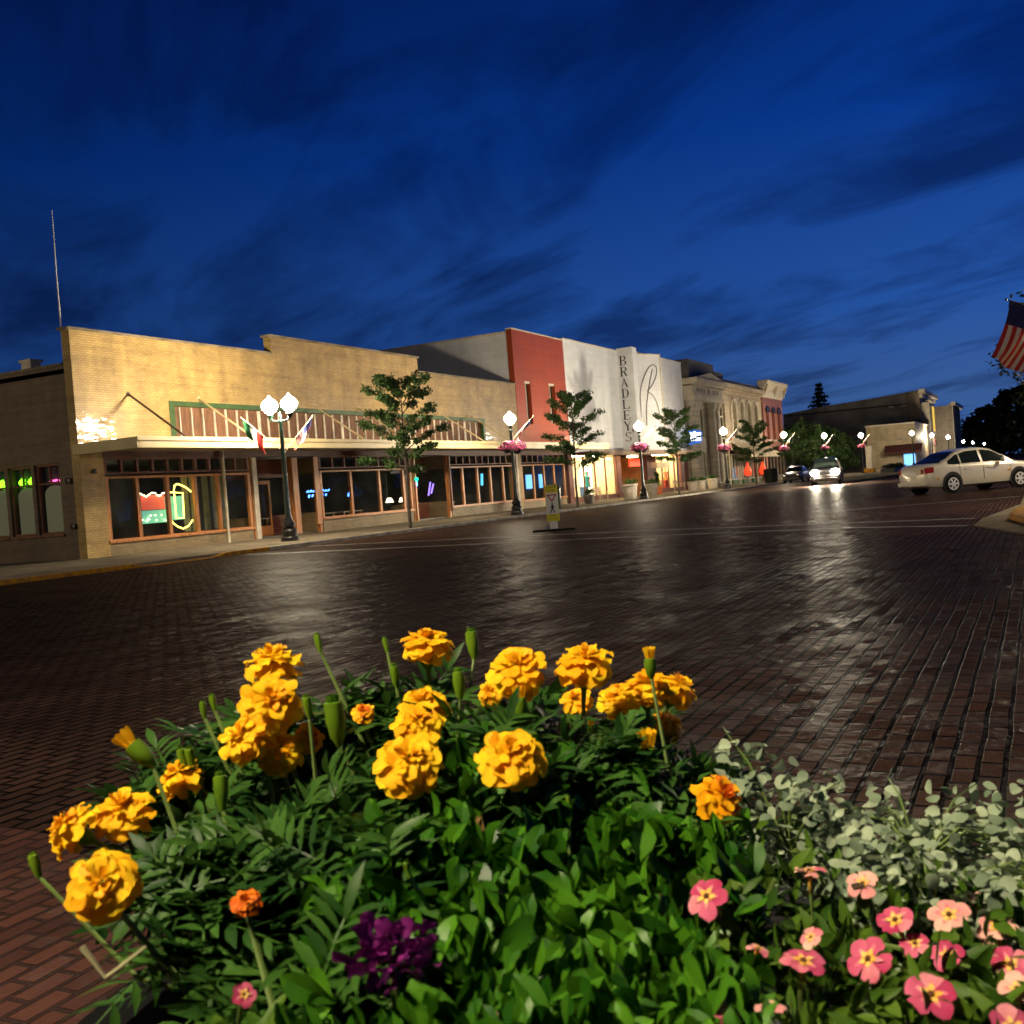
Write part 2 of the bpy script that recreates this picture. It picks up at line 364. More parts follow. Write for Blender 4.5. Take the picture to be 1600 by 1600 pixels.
brickmat('red_panel', (0.37, 0.062, 0.013), (0.33, 0.055, 0.011), (0.36, 0.08, 0.03), bw=1.6, bh=0.6, ms=0.012, rough=0.5, bump=0.25, stain=0.12, coat=0.35, spec=0.3, soot=0.5)
brickmat('grey_stone', (0.36, 0.32, 0.255), (0.33, 0.29, 0.235), (0.25, 0.225, 0.185), bw=1.1, bh=0.45, ms=0.02, rough=0.75, bump=0.3, stain=0.3)
brickmat('paving_brick', (0.092, 0.050, 0.037), (0.058, 0.034, 0.026), (0.009, 0.0065, 0.005), bw=0.20, bh=0.098, ms=0.013, rough=0.40, bump=1.0, plane='floor', spec=0.085, stain=0.5, rvar=0.10, bdist=0.035)
brickmat('concrete_walk', (0.22, 0.185, 0.135), (0.18, 0.15, 0.11), (0.08, 0.07, 0.055), bw=1.6, bh=1.6, ms=0.012, rough=0.8, bump=0.25, plane='floor', stain=0.4)
brickmat('walk_brick', (0.135, 0.058, 0.042), (0.075, 0.034, 0.027), (0.050, 0.028, 0.023), bw=0.165, bh=0.082, ms=0.010, rough=0.5, bump=1.0, plane='floor', spec=0.2, stain=0.35, bdist=0.03, gloss=0.4)
mat('kerb', (0.30, 0.27, 0.22), 0.8, var=0.4, vs=2, bump=0.4, bs=30, space='World')
mat('kerb_yellow', (0.46, 0.215, 0.012), 0.9, vs=6, spec=0.05, space='World', col2=(0.24, 0.125, 0.03), bump=0.3)
mat('road_paint', (0.20, 0.19, 0.17), 0.6, vs=2.2, space='World', col2=(0.085, 0.075, 0.066), bump=0.4, bs=60)
mat('coping', (0.22, 0.18, 0.12), 0.7, var=0.4, vs=1.5, space='World', bump=0.3)
mat('roofing', (0.05, 0.05, 0.05), 0.9, space='World')
mat('canopy_paint', (0.58, 0.47, 0.22), 0.5, var=0.12, vs=1.2, space='World', bump=0.1)
mat('soffit', (0.30, 0.22, 0.15), 0.8, var=0.2, space='World')
mat('wood_orange', (0.50, 0.20, 0.06), 0.45, var=0.30, vs=2.0, space='World', stretch=(8, 8, 0.8))
mat('wood_maroon', (0.15, 0.050, 0.032), 0.55, var=0.3, vs=2.0, space='World', stretch=(1, 6, 6))
mat('wood_plank', (0.20, 0.095, 0.048), 0.75, var=0.3, vs=2.4, space='World', stretch=(6, 1, 1), bump=0.3)
mat('green_trim', (0.035, 0.095, 0.02), 0.55, var=0.25, space='World')
mat('batten', (0.74, 0.68, 0.56), 0.5, var=0.25, space='World')
mat('cream_paint', (0.60, 0.54, 0.42), 0.5, var=0.15, space='World')
mat('dark_metal', (0.035, 0.030, 0.028), 0.4, metal=0.3, space='World')
mat('rod_cream', (0.60, 0.47, 0.26), 0.5, space='World')
mat('rod_dark', (0.10, 0.06, 0.04), 0.6, space='World')
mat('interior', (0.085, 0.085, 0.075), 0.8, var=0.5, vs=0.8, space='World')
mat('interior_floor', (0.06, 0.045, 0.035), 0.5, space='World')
mat('store_wall', (0.75, 0.62, 0.40), 0.7, var=0.15, space='World')
mat('lamp_iron', (0.010, 0.030, 0.022), 0.28, metal=0.0, var=0.3, vs=8, spec=0.6, coat=0.3)
mat('black_iron', (0.012, 0.012, 0.013), 0.32, spec=0.6, coat=0.3)
mat('white_paint', (0.74, 0.72, 0.68), 0.45, var=0.1)
mat('pot_white', (0.52, 0.47, 0.39), 0.7, var=0.25, vs=5, bump=0.3)
mat('pot_orange', (0.50, 0.13, 0.04), 0.6, var=0.2)
mat('pot_grey', (0.22, 0.20, 0.17), 0.7, var=0.25)
mat('barrel', (0.018, 0.024, 0.020), 0.5)
mat('soil', (0.020, 0.014, 0.010), 0.95, var=0.5, vs=40, bump=1.0)
mat('sign_yellow', (0.80, 0.72, 0.02), 0.45, var=0.08)
mat('sign_white', (0.78, 0.78, 0.74), 0.45, var=0.06)
mat('sign_red', (0.45, 0.02, 0.03), 0.45)
mat('ink', (0.01, 0.01, 0.012), 0.6)
mat('rubber', (0.010, 0.010, 0.010), 0.9, spec=0.1)
mat('flag_red', (0.55, 0.035, 0.03), 0.8, var=0.1)
mat('flag_white', (0.78, 0.76, 0.72), 0.8, var=0.06)
mat('flag_blue', (0.02, 0.03, 0.14), 0.8)
mat('flag_green', (0.02, 0.22, 0.08), 0.8)
mat('pole_wood', (0.62, 0.50, 0.33), 0.5)
mat('bark', (0.055, 0.042, 0.032), 0.9, var=0.4, vs=12, bump=0.6)
mat('letter_grey', (0.22, 0.20, 0.19), 0.5)
mat('slit_dark', (0.030, 0.026, 0.024), 0.25, var=0.3)
mat('mansard', (0.055, 0.050, 0.050), 0.7, var=0.3, space='World')
mat('far_wall', (0.30, 0.27, 0.23), 0.85, var=0.35, vs=0.4, space='World')
mat('awning_maroon', (0.07, 0.016, 0.016), 0.8, var=0.2)
mat('awning_cream', (0.55, 0.46, 0.30), 0.8, var=0.25, vs=2)
mat('bench_wood', (0.33, 0.25, 0.16), 0.6)
mat('planter_black', (0.0022, 0.0024, 0.003), 0.8, spec=0.1, var=0.3, vs=10)
mat('table_wood', (0.36, 0.26, 0.16), 0.5)
mat('car_champagne', (0.62, 0.58, 0.48), 0.28, metal=0.1, var=0.03, coat=0.8)
mat('car_dark', (0.030, 0.028, 0.030), 0.3, metal=0.2, var=0.05, coat=0.8)
mat('car_glass', (0.010, 0.014, 0.012), 0.05, spec=0.35, var=0.0)
mat('chrome', (0.62, 0.64, 0.66), 0.22, metal=0.9, var=0.05)
mat('hub_silver', (0.72, 0.73, 0.75), 0.4, metal=0.2, var=0.1)
mat('tail_red', (0.30, 0.012, 0.010), 0.15, var=0.1, coat=0.6)
mat('amber', (0.7, 0.30, 0.03), 0.2)
glassmat('pane', (0.80, 0.84, 0.82), 0.03)
emis('globe', LAMP_TINT, GLOBE_POWER)
emis('twin_globe', LAMP_TINT, GLOBE_POWER*0.76)
emis('headlight', (1.0, 0.86, 0.62), 3600)
emis('neon_yellow', (1.0, 0.72, 0.10), 7)
emis('neon_blue', (0.06, 0.22, 1.0), 6)
emis('neon_cyan', (0.10, 0.55, 0.9), 1.6)
emis('neon_green', (0.25, 1.0, 0.02), 3.5)
emis('neon_emerald', (0.0, 0.8, 0.25), 4)
emis('neon_pink', (1.0, 0.12, 0.42), 2.5)
emis('red_glow', (1.0, 0.07, 0.02), 0.8)
emis('neon_violet', (0.30, 0.18, 1.0), 1.8)
emis('warm_bulb', (1.0, 0.72, 0.34), 18)
emis('panel_red', (0.8, 0.12, 0.08), 0.55)
emis('panel_teal', (0.18, 0.62, 0.48), 0.55)
emis('window_lit', (1.0, 0.85, 0.55), 3.5)
emis('store_light', (1.0, 0.78, 0.42), 70)
emis('amber_window', (1.0, 0.62, 0.05), 0.9)
emis('blue_face', (0.02, 0.09, 0.42), 0.9)
emis('white_face', (0.80, 0.88, 1.0), 6)
emis('blue_screen', (0.15, 0.45, 1.0), 1.6)
mat('curtain', (0.42, 0.44, 0.34), 0.8, var=0.2)
emis('room_fill', (1.0, 0.80, 0.52), 48)
emis('blind_glow', (0.35, 0.34, 0.22), 0.10)
leafmat('leaf_street', (0.022, 0.050, 0.014), (0.055, 0.105, 0.026), vs=2.0)
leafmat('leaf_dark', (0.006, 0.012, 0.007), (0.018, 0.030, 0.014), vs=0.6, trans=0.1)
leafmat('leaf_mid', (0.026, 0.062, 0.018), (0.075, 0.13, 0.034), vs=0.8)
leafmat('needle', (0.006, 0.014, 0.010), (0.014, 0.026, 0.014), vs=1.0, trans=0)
leafmat('marigold_leaf', (0.012, 0.046, 0.008), (0.048, 0.125, 0.018), rough=0.45, vs=18)
leafmat('broad_leaf', (0.012, 0.070, 0.004), (0.072, 0.215, 0.010), rough=0.38, vs=14)
leafmat('dry_leaf', (0.10, 0.055, 0.018), (0.22, 0.15, 0.05), rough=0.8, trans=0.1, vs=40)
leafmat('silver_leaf', (0.11, 0.165, 0.105), (0.36, 0.44, 0.30), rough=0.7, vs=25)
leafmat('bell_leaf', (0.022, 0.066, 0.006), (0.080, 0.155, 0.014), rough=0.45, vs=20)
leafmat('petal_gold', (0.93, 0.45, 0.004), (1.0, 0.71, 0.014), rough=0.7, trans=0.35, vs=60)
leafmat('petal_orange', (0.90, 0.36, 0.004), (0.97, 0.54, 0.008), rough=0.55, trans=0.2, vs=60)
leafmat('petal_rust', (0.62, 0.10, 0.004), (0.82, 0.22, 0.006), rough=0.6, trans=0.15, vs=60)
leafmat('petal_pink', (0.40, 0.028, 0.10), (0.60, 0.12, 0.22), rough=0.6, trans=0.2, vs=60)
leafmat('petal_blush', (0.66, 0.27, 0.27), (0.76, 0.45, 0.36), rough=0.6, trans=0.2, vs=60)
leafmat('petal_rose', (0.60, 0.13, 0.20), (0.74, 0.28, 0.32), rough=0.6, trans=0.2, vs=90)
leafmat('petal_throat', (0.74, 0.42, 0.06), (0.82, 0.55, 0.16), rough=0.6, trans=0.1, vs=60)
leafmat('petal_purple', (0.12, 0.008, 0.11), (0.24, 0.02, 0.20), rough=0.6, trans=0.15, vs=50)
leafmat('basket_pink', (0.45, 0.05, 0.20), (0.70, 0.16, 0.36), rough=0.7, trans=0.2, vs=6)
leafmat('calyx', (0.05, 0.14, 0.008), (0.14, 0.25, 0.012), rough=0.5, trans=0.1, vs=40)
mat('throat_dark', (0.10, 0.03, 0.004), 0.8)
mat('stem_green', (0.10, 0.16, 0.03), 0.6, var=0.3, vs=30)
mat('dry_stalk', (0.42, 0.40, 0.22), 0.7)

# ================================================================== SETTING
ZR = -0.10          # road level, the far pavement lies at 0
MB().box(-120, 900, -300, 400, ZR-0.4, ZR).build('brick_road', 'paving_brick', kind='structure')
MB().prism([(-8, -8), (1.2, -8), (1.25, -0.6), (1.9, 1.5), (2.85, 3.5), (3.2, 7), (-8, 7)], ZR+.002, ZR+.006, 'z').build('near_brick_pavement', 'walk_brick', kind='structure')
# far pavement with kerb (dips to the road for a ramp at X 17.6 - 19.4)
sw = MB().box(-60, 129, 20.62, 60, ZR, 0.0)
sw.build('far_pavement', 'concrete_walk', kind='structure')
def kerb_run(name, m, xs, y0, y1, tops):
    mb = MB()
    for (xa, xb), (ta, tb) in zip(zip(xs, xs[1:]), zip(tops, tops[1:])):
        n = max(1, int(abs(xb-xa)/3))
        for i in range(n):
            a, b = xa+(xb-xa)*i/n, xa+(xb-xa)*(i+1)/n-0.012
            za, zb = ta+(tb-ta)*i/n, ta+(tb-ta)*(i+1)/n
            mb.add([(a,y0,ZR),(b,y0,ZR),(b,y1,ZR),(a,y1,ZR),(a,y0+.02,za),(b,y0+.02,zb),(b,y1,zb),(a,y1,za)], [(0,3,2,1),(4,5,6,7),(0,1,5,4),(1,2,6,5),(2,3,7,6),(3,0,4,7)])
    return mb.build(name, m, kind='structure', bevel=0.015)
kerb_run('yellow_kerb', 'kerb_yellow', [-20, 19.6], 20.40, 20.615, [0.012, 0.012])
kerb_run('ramp_kerb', 'kerb_yellow', [19.6, 20.1, 22.6, 23.1], 20.40, 20.615, [0.012, -0.07, -0.07, 0.012])
kerb_run('yellow_kerb', 'kerb_yellow', [23.1, 24.9], 20.40, 20.615, [0.012, 0.012])
kerb_run('kerb', 'kerb', [24.9, 129], 20.40, 20.615, [0.012, 0.012])
# second block pavement beyond the cross street
MB().prism([(72, 11.4), (88, 9.9), (140, 12.6), (420, 12.9), (420, 60), (146, 60), (144, 24), (110, 17.4), (76, 12.4)], ZR, 0.02, 'z').build('second_block_pavement', 'concrete_walk', kind='structure')
# near corner pavement on the right
MB().prism([(16.4, 0.10), (19.5, 1.05), (21.5, 1.0), (26.5, 0.42), (60, 0.35), (60, -6), (16, -6)], ZR, ZR+0.02, 'z').build('corner_apron', 'concrete_walk', kind='structure')
MB().prism([(17.6, -0.1), (18.6, 0.22), (20.3, 0.52), (22.0, 0.48), (23.6, 0.2), (24.5, -0.2), (60, -0.25), (60, -6), (17.6, -6)], ZR+0.024, ZR+0.15, 'z').build('corner_kerb', 'kerb_yellow', kind='structure', bevel=0.04)
# worn crosswalk lines
def stripe(name, pts, w):
    mb = MB()
    for a, b in zip(pts, pts[1:]):
        a, b = V((*a, 0)), V((*b, 0)); t = (b-a).normalized(); n = V((-t.y, t.x, 0))*w/2
        mb.add([a-n+V((0,0,ZR+.004)), b-n+V((0,0,ZR+.004)), b+n+V((0,0,ZR+.004)), a+n+V((0,0,ZR+.004))], [(0,1,2,3)])
    return mb.build(name, 'road_paint', kind='structure')
stripe('road_marking', [(19.75, 1.15), (21.01, 3.39), (21.83, 7.71), (22.3, 12.0), (23.2, 20.0)], 0.22)
stripe('road_marking', [(21.91, 1.13), (22.74, 3.66), (24.11, 7.99), (25.0, 12.2), (26.2, 20.0)], 0.22)
stripe('road_marking', [(31.4, 0.5), (30.32, 2.71), (28.95, 5.18)], 0.25)

# ================================================================== YELLOW BRICK BUILDING
FY = 27.0
yb = empty('brick_commercial_building', (24.1, FY, 0), 'long single storey yellow brick commercial building with stepped parapet and wooden storefronts', 'building')
w = MB()
BX0, BX1 = 24.1, 56.0
w.holes(BX0, BX1, 3.25, 7.25, FY, FY+0.35, [(28.16, 51.86, 3.9, 5.17)])
w.box(34.0, 45.18, FY, FY+0.35, 7.25, 7.95)
w.box(24.1, 25.05, FY, FY+0.35, 0, 3.25); w.box(54.95, 56.0, FY, FY+0.35, 0, 3.25)
w.build('front_wall', 'yellow_brick', yb)
c = MB().box(24.0, 34.0, FY-0.06, FY+0.42, 7.25, 7.34).box(33.9, 45.28, FY-0.06, FY+0.42, 7.95, 8.05).box(45.2, 56.0, FY-0.06, FY+0.42, 7.25, 7.34)
c.build('parapet_coping', 'coping', yb, bevel=0.01)
# boarded band of former clerestory
b = MB().box(28.16, 51.86, FY+0.16, FY+0.30, 3.9, 5.17)
b.build('boarding', 'wood_plank', yb)
g = MB().box(28.16, 28.42, FY-0.02, FY+0.15, 3.72, 5.17).box(28.42, 51.6, FY-0.02, FY+0.15, 4.99, 5.17).box(51.6, 51.86, FY-0.02, FY+0.15, 3.72, 5.17)
g.build('green_frame', 'green_trim', yb, bevel=0.01)
x = 28.75
i = 0
while x < 51.4:
    ww = 0.05 if i % 9 != 7 else 0.13
    MB().box(x, x+ww, FY+0.10, FY+0.158, 3.9, 4.985+rv(-.02, 0)).build('batten', 'batten', yb); x += 0.62+rv(-.04, .04); i += 1
# canopy
c = MB().box(23.95, 63.2, 24.35, FY-0.003, 3.40, 3.58)
c.build('canopy_slab', 'soffit', yb)
c = MB().box(23.9, 63.25, 24.25, 24.347, 3.28, 3.62).box(23.85, 23.947, 24.25, FY-0.003, 3.28, 3.62).box(23.82, 63.27, 24.20, 24.247, 3.50, 3.63)
c.build('canopy_fascia', 'canopy_paint', yb, bevel=0.008)
for k, x in enumerate((26.34, 29.65, 36.5, 39.78, 47.0, 50.12)):
    t = MB().tube([(x, FY-0.02, 5.30), (x-0.1, 24.45, 3.60)], 0.035, 6).lathe([(0.09, 0), (0.09, 0.03)], 8, (x, FY-0.02, 5.30), 'y')
    t.build('tie_rod', 'rod_dark' if k == 0 else 'rod_cream', yb)
# storefront
def store_window(parent, x0, x1, z0, z1, xs, y=FY, m='wood_orange', fw=0.075, sill=True, trans=None, depth=0.12):
    f = MB(); gl = MB()
    f.box(x0, x1, y+0.02, y+0.02+depth, z0, z0+fw); f.box(x0, x1, y+0.02, y+0.02+depth, z1-fw, z1)
    for x in xs: f.box(x-fw, x+fw, y+0.018, y+0.02+depth, z0+fw, z1-fw)
    if sill: f.box(x0-0.05, x1+0.05, y-0.05, y+0.019, z0-0.04, z0+0.05)
    o = f.build('window', m, parent, bevel=0.006)
    for a, b in zip(xs, xs[1:]): gl.add([(a, y+0.09, z0), (b, y+0.09, z0), (b, y+0.09, z1), (a, y+0.09, z1)], [(0, 1, 2, 3)])
    gl.build('pane', 'pane', o)
    return o
groups = [([25.12, 26.43, 27.82, 29.17, 30.35, 32.05], 0.45),
          ([36.62, 38.80, 41.05, 43.1, 43.75], 0.55),
          ([47.62, 48.95, 50.6, 52.1, 53.65, 54.85], 0.50),
          ([56.1, 57.7, 59.2, 60.7, 62.3], 0.45)]
for xs, z0 in groups:
    store_window(yb, xs[0]-0.06, xs[-1]+0.06, z0, 2.58, xs)
    store_window(yb, xs[0]-0.06, xs[-1]+0.06, 2.66, 3.18, [xs[0]+(xs[-1]-xs[0])*i/(2*(len(xs)-1)) for i in range(2*len(xs)-1)], m='wood_maroon', fw=0.05, sill=False)
    MB().box(xs[0]-0.06, xs[-1]+0.06, FY+0.02, FY+0.20, 0, z0-0.045).build('bulkhead', 'bulkhead_brick', yb)
each(yb, 'header_board', 'wood_maroon', [(a, b_, FY-0.02, FY+0.016, 3.185, 3.40) for a, b_ in ((25.05, 56.0), (56.02, 62.6))])
# recessed entrances
def entrance(parent, x0, x1, depth=1.3, m='wood_orange', white=True):
    y = FY+depth
    each(parent, 'door_post', m, [(x0, x0+0.14, FY+0.04, FY+0.2, 0, 3.18), (x1-0.14, x1, FY+0.04, FY+0.2, 0, 3.18)])
    for sx, xa in ((1, x0+0.05), (-1, x1-0.05)):
        each(parent, 'entry_side', 'bulkhead_brick', [(min(xa, xa+0.06*sx), max(xa, xa+0.06*sx), FY+0.2, y, z_, z2_) for z_, z2_ in ((0, .85), (2.5, 3.18))])
    xm = (x0+x1)/2
    d = MB().box(xm-0.5, xm-0.38, y, y+.05, 0.05, 2.3).box(xm+0.38, xm+0.5, y, y+.05, 0.05, 2.3).box(xm-.38, xm+.38, y, y+.05, 0.05, 0.45).box(xm-.38, xm+.38, y, y+.05, 2.15, 2.3)
    o = d.build('door', m, parent, bevel=0.005)
    MB().box(xm-.38, xm+.38, y+.02, y+.026, .45, 2.15).build('pane', 'pane', o)
    MB().tube([(xm-.42, y-.05, .95), (xm-.42, y-.05, 1.25)], .012, 6).build('handle', 'chrome', o)
    each(parent, 'entry_wall', 'wood_maroon', [(x0+.12, xm-.52, y, y+.06, 0, .85), (xm+.52, x1-.12, y, y+.06, 0, .85), (x0+.12, x1-.12, y, y+.06, 2.4, 3.18)])
entrance(yb, 32.2, 36.5); entrance(yb, 43.9, 47.5)
p = MB().box(32.25, 32.5, FY-0.03, FY+0.035, 0, 3.15); p.build('white_jamb', 'cream_paint', yb)
MB().box(36.1, 36.42, FY-0.05, FY+0.035, 0.35, 3.15).build('column', 'wood_orange', yb)
MB().box(35.0, 35.35, FY+0.22, FY+0.5, 0.0, 3.15).build('column', 'wood_orange', yb)
MB().box(47.45, 47.56, FY-0.06, FY+0.0, 0.3, 3.15).build('white_jamb', 'wood_maroon', yb)
MB().tube([(30.55, FY-0.10, 0.0), (30.55, FY-0.10, 3.4)], 0.055, 8).build('downpipe', 'cream_paint', yb, smooth=True)
MB().box(55.2, 55.42, FY-0.09, FY-0.004, 0, 3.38).build('pilaster', 'cream_paint', yb)
MB().box(43.98, 44.10, FY-0.08, FY-0.0, 0, 3.3).build('downpipe', 'wood_orange', yb)
# rooms behind the glass
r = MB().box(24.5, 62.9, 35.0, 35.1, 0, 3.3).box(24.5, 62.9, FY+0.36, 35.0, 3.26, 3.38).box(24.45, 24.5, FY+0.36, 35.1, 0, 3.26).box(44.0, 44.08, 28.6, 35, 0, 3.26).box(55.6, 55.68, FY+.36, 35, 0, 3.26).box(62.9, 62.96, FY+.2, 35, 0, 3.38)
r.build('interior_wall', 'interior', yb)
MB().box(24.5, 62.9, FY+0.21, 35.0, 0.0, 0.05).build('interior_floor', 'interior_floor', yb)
# side wall, lower than the false front
s = MB(); HS = [(27.95, 29.10, 0.85, 3.12), (29.25, 30.35, 0.85, 3.12), (30.5, 31.6, .85, 3.12), (34, 35.2, .85, 3.12), (36, 37.2, .85, 3.12)]
s.holes(27.36, 48, 0, 6.15, 24.1, 24.42, HS, axis='x')
s.build('side_wall', 'side_brick', yb)
for hh in HS:
    f = MB().box(24.2, 24.3, hh[0], hh[1], hh[2], hh[2]+.07).box(24.2, 24.3, hh[0], hh[1], hh[3]-.07, hh[3]).box(24.2, 24.3, hh[0], hh[0]+.06, hh[2]+.07, hh[3]-.07).box(24.2, 24.3, hh[1]-.06, hh[1], hh[2]+.07, hh[3]-.07).box(24.21, 24.29, hh[0]+.06, hh[1]-.06, 2.46, 2.52)
    f.box(24.21, 24.29, (hh[0]+hh[1])/2-.02, (hh[0]+hh[1])/2+.02, 2.52, hh[3]-.07)
    f.box(24.02, 24.1, hh[0]-.05, hh[1]+.05, hh[2]-.08, hh[2])
    o = f.build('window', 'wood_plank', yb, bevel=0.004)
    MB().add([(24.26, hh[0], hh[2]), (24.26, hh[1], hh[2]), (24.26, hh[1], hh[3]), (24.26, hh[0], hh[3])], [(0, 1, 2, 3)]).build('pane', 'pane', o)
    # drawn blind with rounded top, given a faint glow in place of room light
    m = (hh[0]+hh[1])/2; a = .46
    MB().prism([(m-a, .9)]+[(m-a*math.cos(t*PI/8), 2.15+.28*math.sin(t*PI/8)) for t in range(9)]+[(m+a, .9)], 24.36, 24.38, 'x').build('blind', 'blind_glow', o)
MB().box(24.1, 56, FY+0.36, 48, 5.9, 6.05).build('roof', 'roofing', yb)
MB().box(24.04, 24.48, 27.4, 48, 6.15, 6.24).build('coping', 'coping', yb)
for yy, zz in ((27.5, 2.5), (27.45, 1.05)):
    MB().lathe([(0.06, 0), (0.11, -0.1), (0.0, -.12)], 8, (24.1, yy, zz), 'x').build('wall_light', 'dark_metal', yb)
MB().lathe([(0.05, 0), (0.09, -0.08), (0.0, -.1)], 8, (24.6, 27.0, 2.75), 'y').build('wall_light', 'dark_metal', yb)

ch = MB().box(24.5, 24.9, 29.3, 29.75, 6.15, 6.55).box(24.44, 24.96, 29.24, 29.81, 6.55, 6.63)
props(ch.build('roof_vent', 'cream_paint'), 'small pale square vent on the roof edge of the dark side wall', 'vent')
an = MB().tube([(24.35, 27.6, 6.05), (24.35, 27.6, 9.0), (24.3, 27.5, 11.1)], [0.03, 0.022, 0.012], 6).box(24.2, 24.5, 27.5, 27.7, 6.05, 6.12)
mast = empty('roof_mast', (24.35, 27.6, 6.05), 'thin pale mast rising from the corner of the yellow brick building roof', 'mast')
an.build('pole', 'white_paint', mast)
MB().lathe([(0.05, 0), (0.05, 0.3)], 8, (24.35, 27.6, 6.1)).build('bracket', 'dark_metal', mast)

for k, x in enumerate((29.55, 29.95, 30.6, 31.1, 31.6)):
    props(MB().grid(lambda u, v: (x-.16+.32*u, 27.9+.03*math.sin(u*22), .55+2.0*v), 18, 1).build('curtain', 'curtain', smooth=True), ['pale curtain strip beside the yellow neon sign, first of five', 'pale curtain strip left of the white downpipe, second of five', 'pale curtain strip right behind the white downpipe, third of five', 'pale curtain strip in the last pane before the first door, fourth of five', 'pale curtain strip at the orange post by the first door, fifth of five'][k], 'curtain', 'pale curtains in the corner shop')
for x, lab in ((27.5, 'added fill lamp at the corner shop end'), (38.5, 'added fill lamp over the blue neon tables'), (50.5, 'added fill lamp behind the third window group'), (59.3, 'added fill lamp in the shop under the red wall')):  # added lamps, only there to brighten the shop rooms
    o = empty('fill_lamp', (x, 31, 3.2), lab, 'lamp')
    MB().lathe([(.35, 3.02), (.35, 3.08), (.0, 3.08)], 14, (x, 31, 0)).build('shade', 'room_fill', o); MB().tube([(x, 31, 3.08), (x, 31, 3.26)], .02, 6).build('rod', 'dark_metal', o)
# things behind the shop glass
def neon(name, paths, m, label, r=0.022, cat='neon sign', group=None):
    mb = MB()
    for p_ in paths: mb.tube(p_, r, 6)
    return props(mb.build(name, m), label, cat, group)
neon('neon_sign', [[(29.32,27.4,1.97),(29.1,27.4,2.12),(28.86,27.4,2.22),(28.66,27.4,2.27),(28.53,27.4,2.22),(28.48,27.4,2.05),(28.48,27.4,1.05),(28.86,27.4,1.05),(28.9,27.4,1.94),(28.21,27.4,1.99)],
                   [(28.2,27.4,1.09),(28.3,27.4,.9),(28.54,27.4,.75),(28.78,27.4,.67),(29.04,27.4,.74),(29.29,27.4,.95)]], 'neon_yellow', 'yellow neon outline sign with a hooked top and curved base in the corner shop window', 0.025)
t = empty('lit_display_board', (28.0, 27.75, 0.05), 'red and teal lit display board hung with small yellow bulbs in shop window', 'display')
MB().box(27.25, 28.35, 27.75, 27.80, 1.42, 1.92).build('red_panel', 'panel_red', t)
MB().box(27.25, 28.5, 27.75, 27.80, 0.95, 1.40).build('teal_panel', 'panel_teal', t)
MB().box(28.40, 29.25, 27.75, 27.80, 1.0, 1.85).build('teal_panel', 'panel_teal', t)
MB().box(27.3, 27.36, 27.77, 27.8, .05, .95).box(28.4, 28.46, 27.77, 27.8, .05, .95).build('stand', 'dark_metal', t)
bl = MB()
for i in range(16):
    bl.sphere((27.1+i*0.085, 27.68, 2.02-0.12*math.sin(i/15*PI*2)**2+rv(-.02, .02)), 0.022, 6, 4)
for i in range(9): bl.sphere((27.2+rv(0, 1.1), 27.70, rv(.98, 1.25)), 0.018, 6, 4)
bl.build('bulbs', 'warm_bulb', t)
neon('neon_sign', [[(38.2+i*.22, 29.0, 1.75), (38.32+i*.22, 29.0, 1.79+.02*(i % 2))] for i in range(8)]+[[(38.3+i*.25, 29, 1.5+rv(-.05, .1)), (38.36+i*.25, 29, 1.62)] for i in range(6)], 'neon_blue', 'row of small blue neon strokes glowing in the middle shop window', 0.035)
neon('neon_sign', [[(41.3, 29, 1.45), (41.4, 29, 1.6), (41.6, 29, 1.62), (41.65, 29, 1.45)]], 'neon_blue', 'single short blue neon loop left of the dark shop door', 0.04)
props(MB().sphere((44.0, 26.85, 2.02), 0.09, 10, 6).build('signal_light', 'neon_emerald'), 'round green light on the post behind the first street tree', 'light')
neon('neon_sign', [[(44.95+.13*math.cos(a*PI/6), 27.5, 1.82+.15*math.sin(a*PI/6)) for a in range(13)]], 'neon_blue', 'blue neon ring in the narrow window behind the tree trunk', 0.03)
neon('neon_sign', [[(48.6, 29, 1.2), (48.9, 29, 1.9)], [(48.9, 29, 1.3), (49.2, 29, 1.8)]], 'neon_violet', 'two slanting violet neon strokes in the third shop window', 0.04)
neon('neon_sign', [[(53.2, 28.2, 1.55), (53.25, 28.2, 1.8), (53.3, 28.2, 2.2)]], 'neon_cyan', 'dim cyan neon stroke in the window left of the basket lamp', 0.07)
for x, lab in ((59.0, 'bright blue lit poster in the shop window above the crossing sign'), (60.9, 'smaller blue lit poster beside the bright one, right of the crossing sign')):
    p_ = empty('lit_poster', (x, 28.0, 1.3), lab, 'poster')
    MB().box(x-.42, x+.42, 27.98, 28.02, 1.15, 2.0).build('face', 'blue_screen', p_)
    MB().box(x-.47, x+.47, 28.025, 28.05, 1.1, 2.05).box(x-.03, x+.03, 28.0, 28.03, .05, 1.1).build('frame', 'dark_metal', p_)
def table(x, y, label):
    t = empty('cafe_table', (x, y, .05), label, 'table', 'pale wooden tables inside the shops')
    MB().box(x-.75, x+.75, y-.35, y+.35, .72, .77).build('table_top', 'table_wood', t, bevel=.01)
    for sx in (-.65, .65):
        for sy in (-.28, .28): MB().box(x+sx-.035, x+sx+.035, y+sy-.035, y+sy+.035, .05, .72).build('leg', 'table_wood', t)
    MB().box(x-.75, x+.75, y-.62, y-.40, .42, .46).build('bench_seat', 'table_wood', t)
    for sx in (-.6, .6): MB().box(x+sx-.04, x+sx+.04, y-.58, y-.44, .05, .42).build('bench_leg', 'table_wood', t)
table(34.6, 29.2, 'pale wooden table inside the shop entrance behind the twin lamp post')
table(38.3, 28.5, 'pale wooden table under the blue neon strokes inside the shop')
table(40.4, 28.5, 'pale wooden table left of the dark glass door inside the shop')
table(47.0, 29.6, 'pale wooden table behind the recessed entrance right of the first tree')
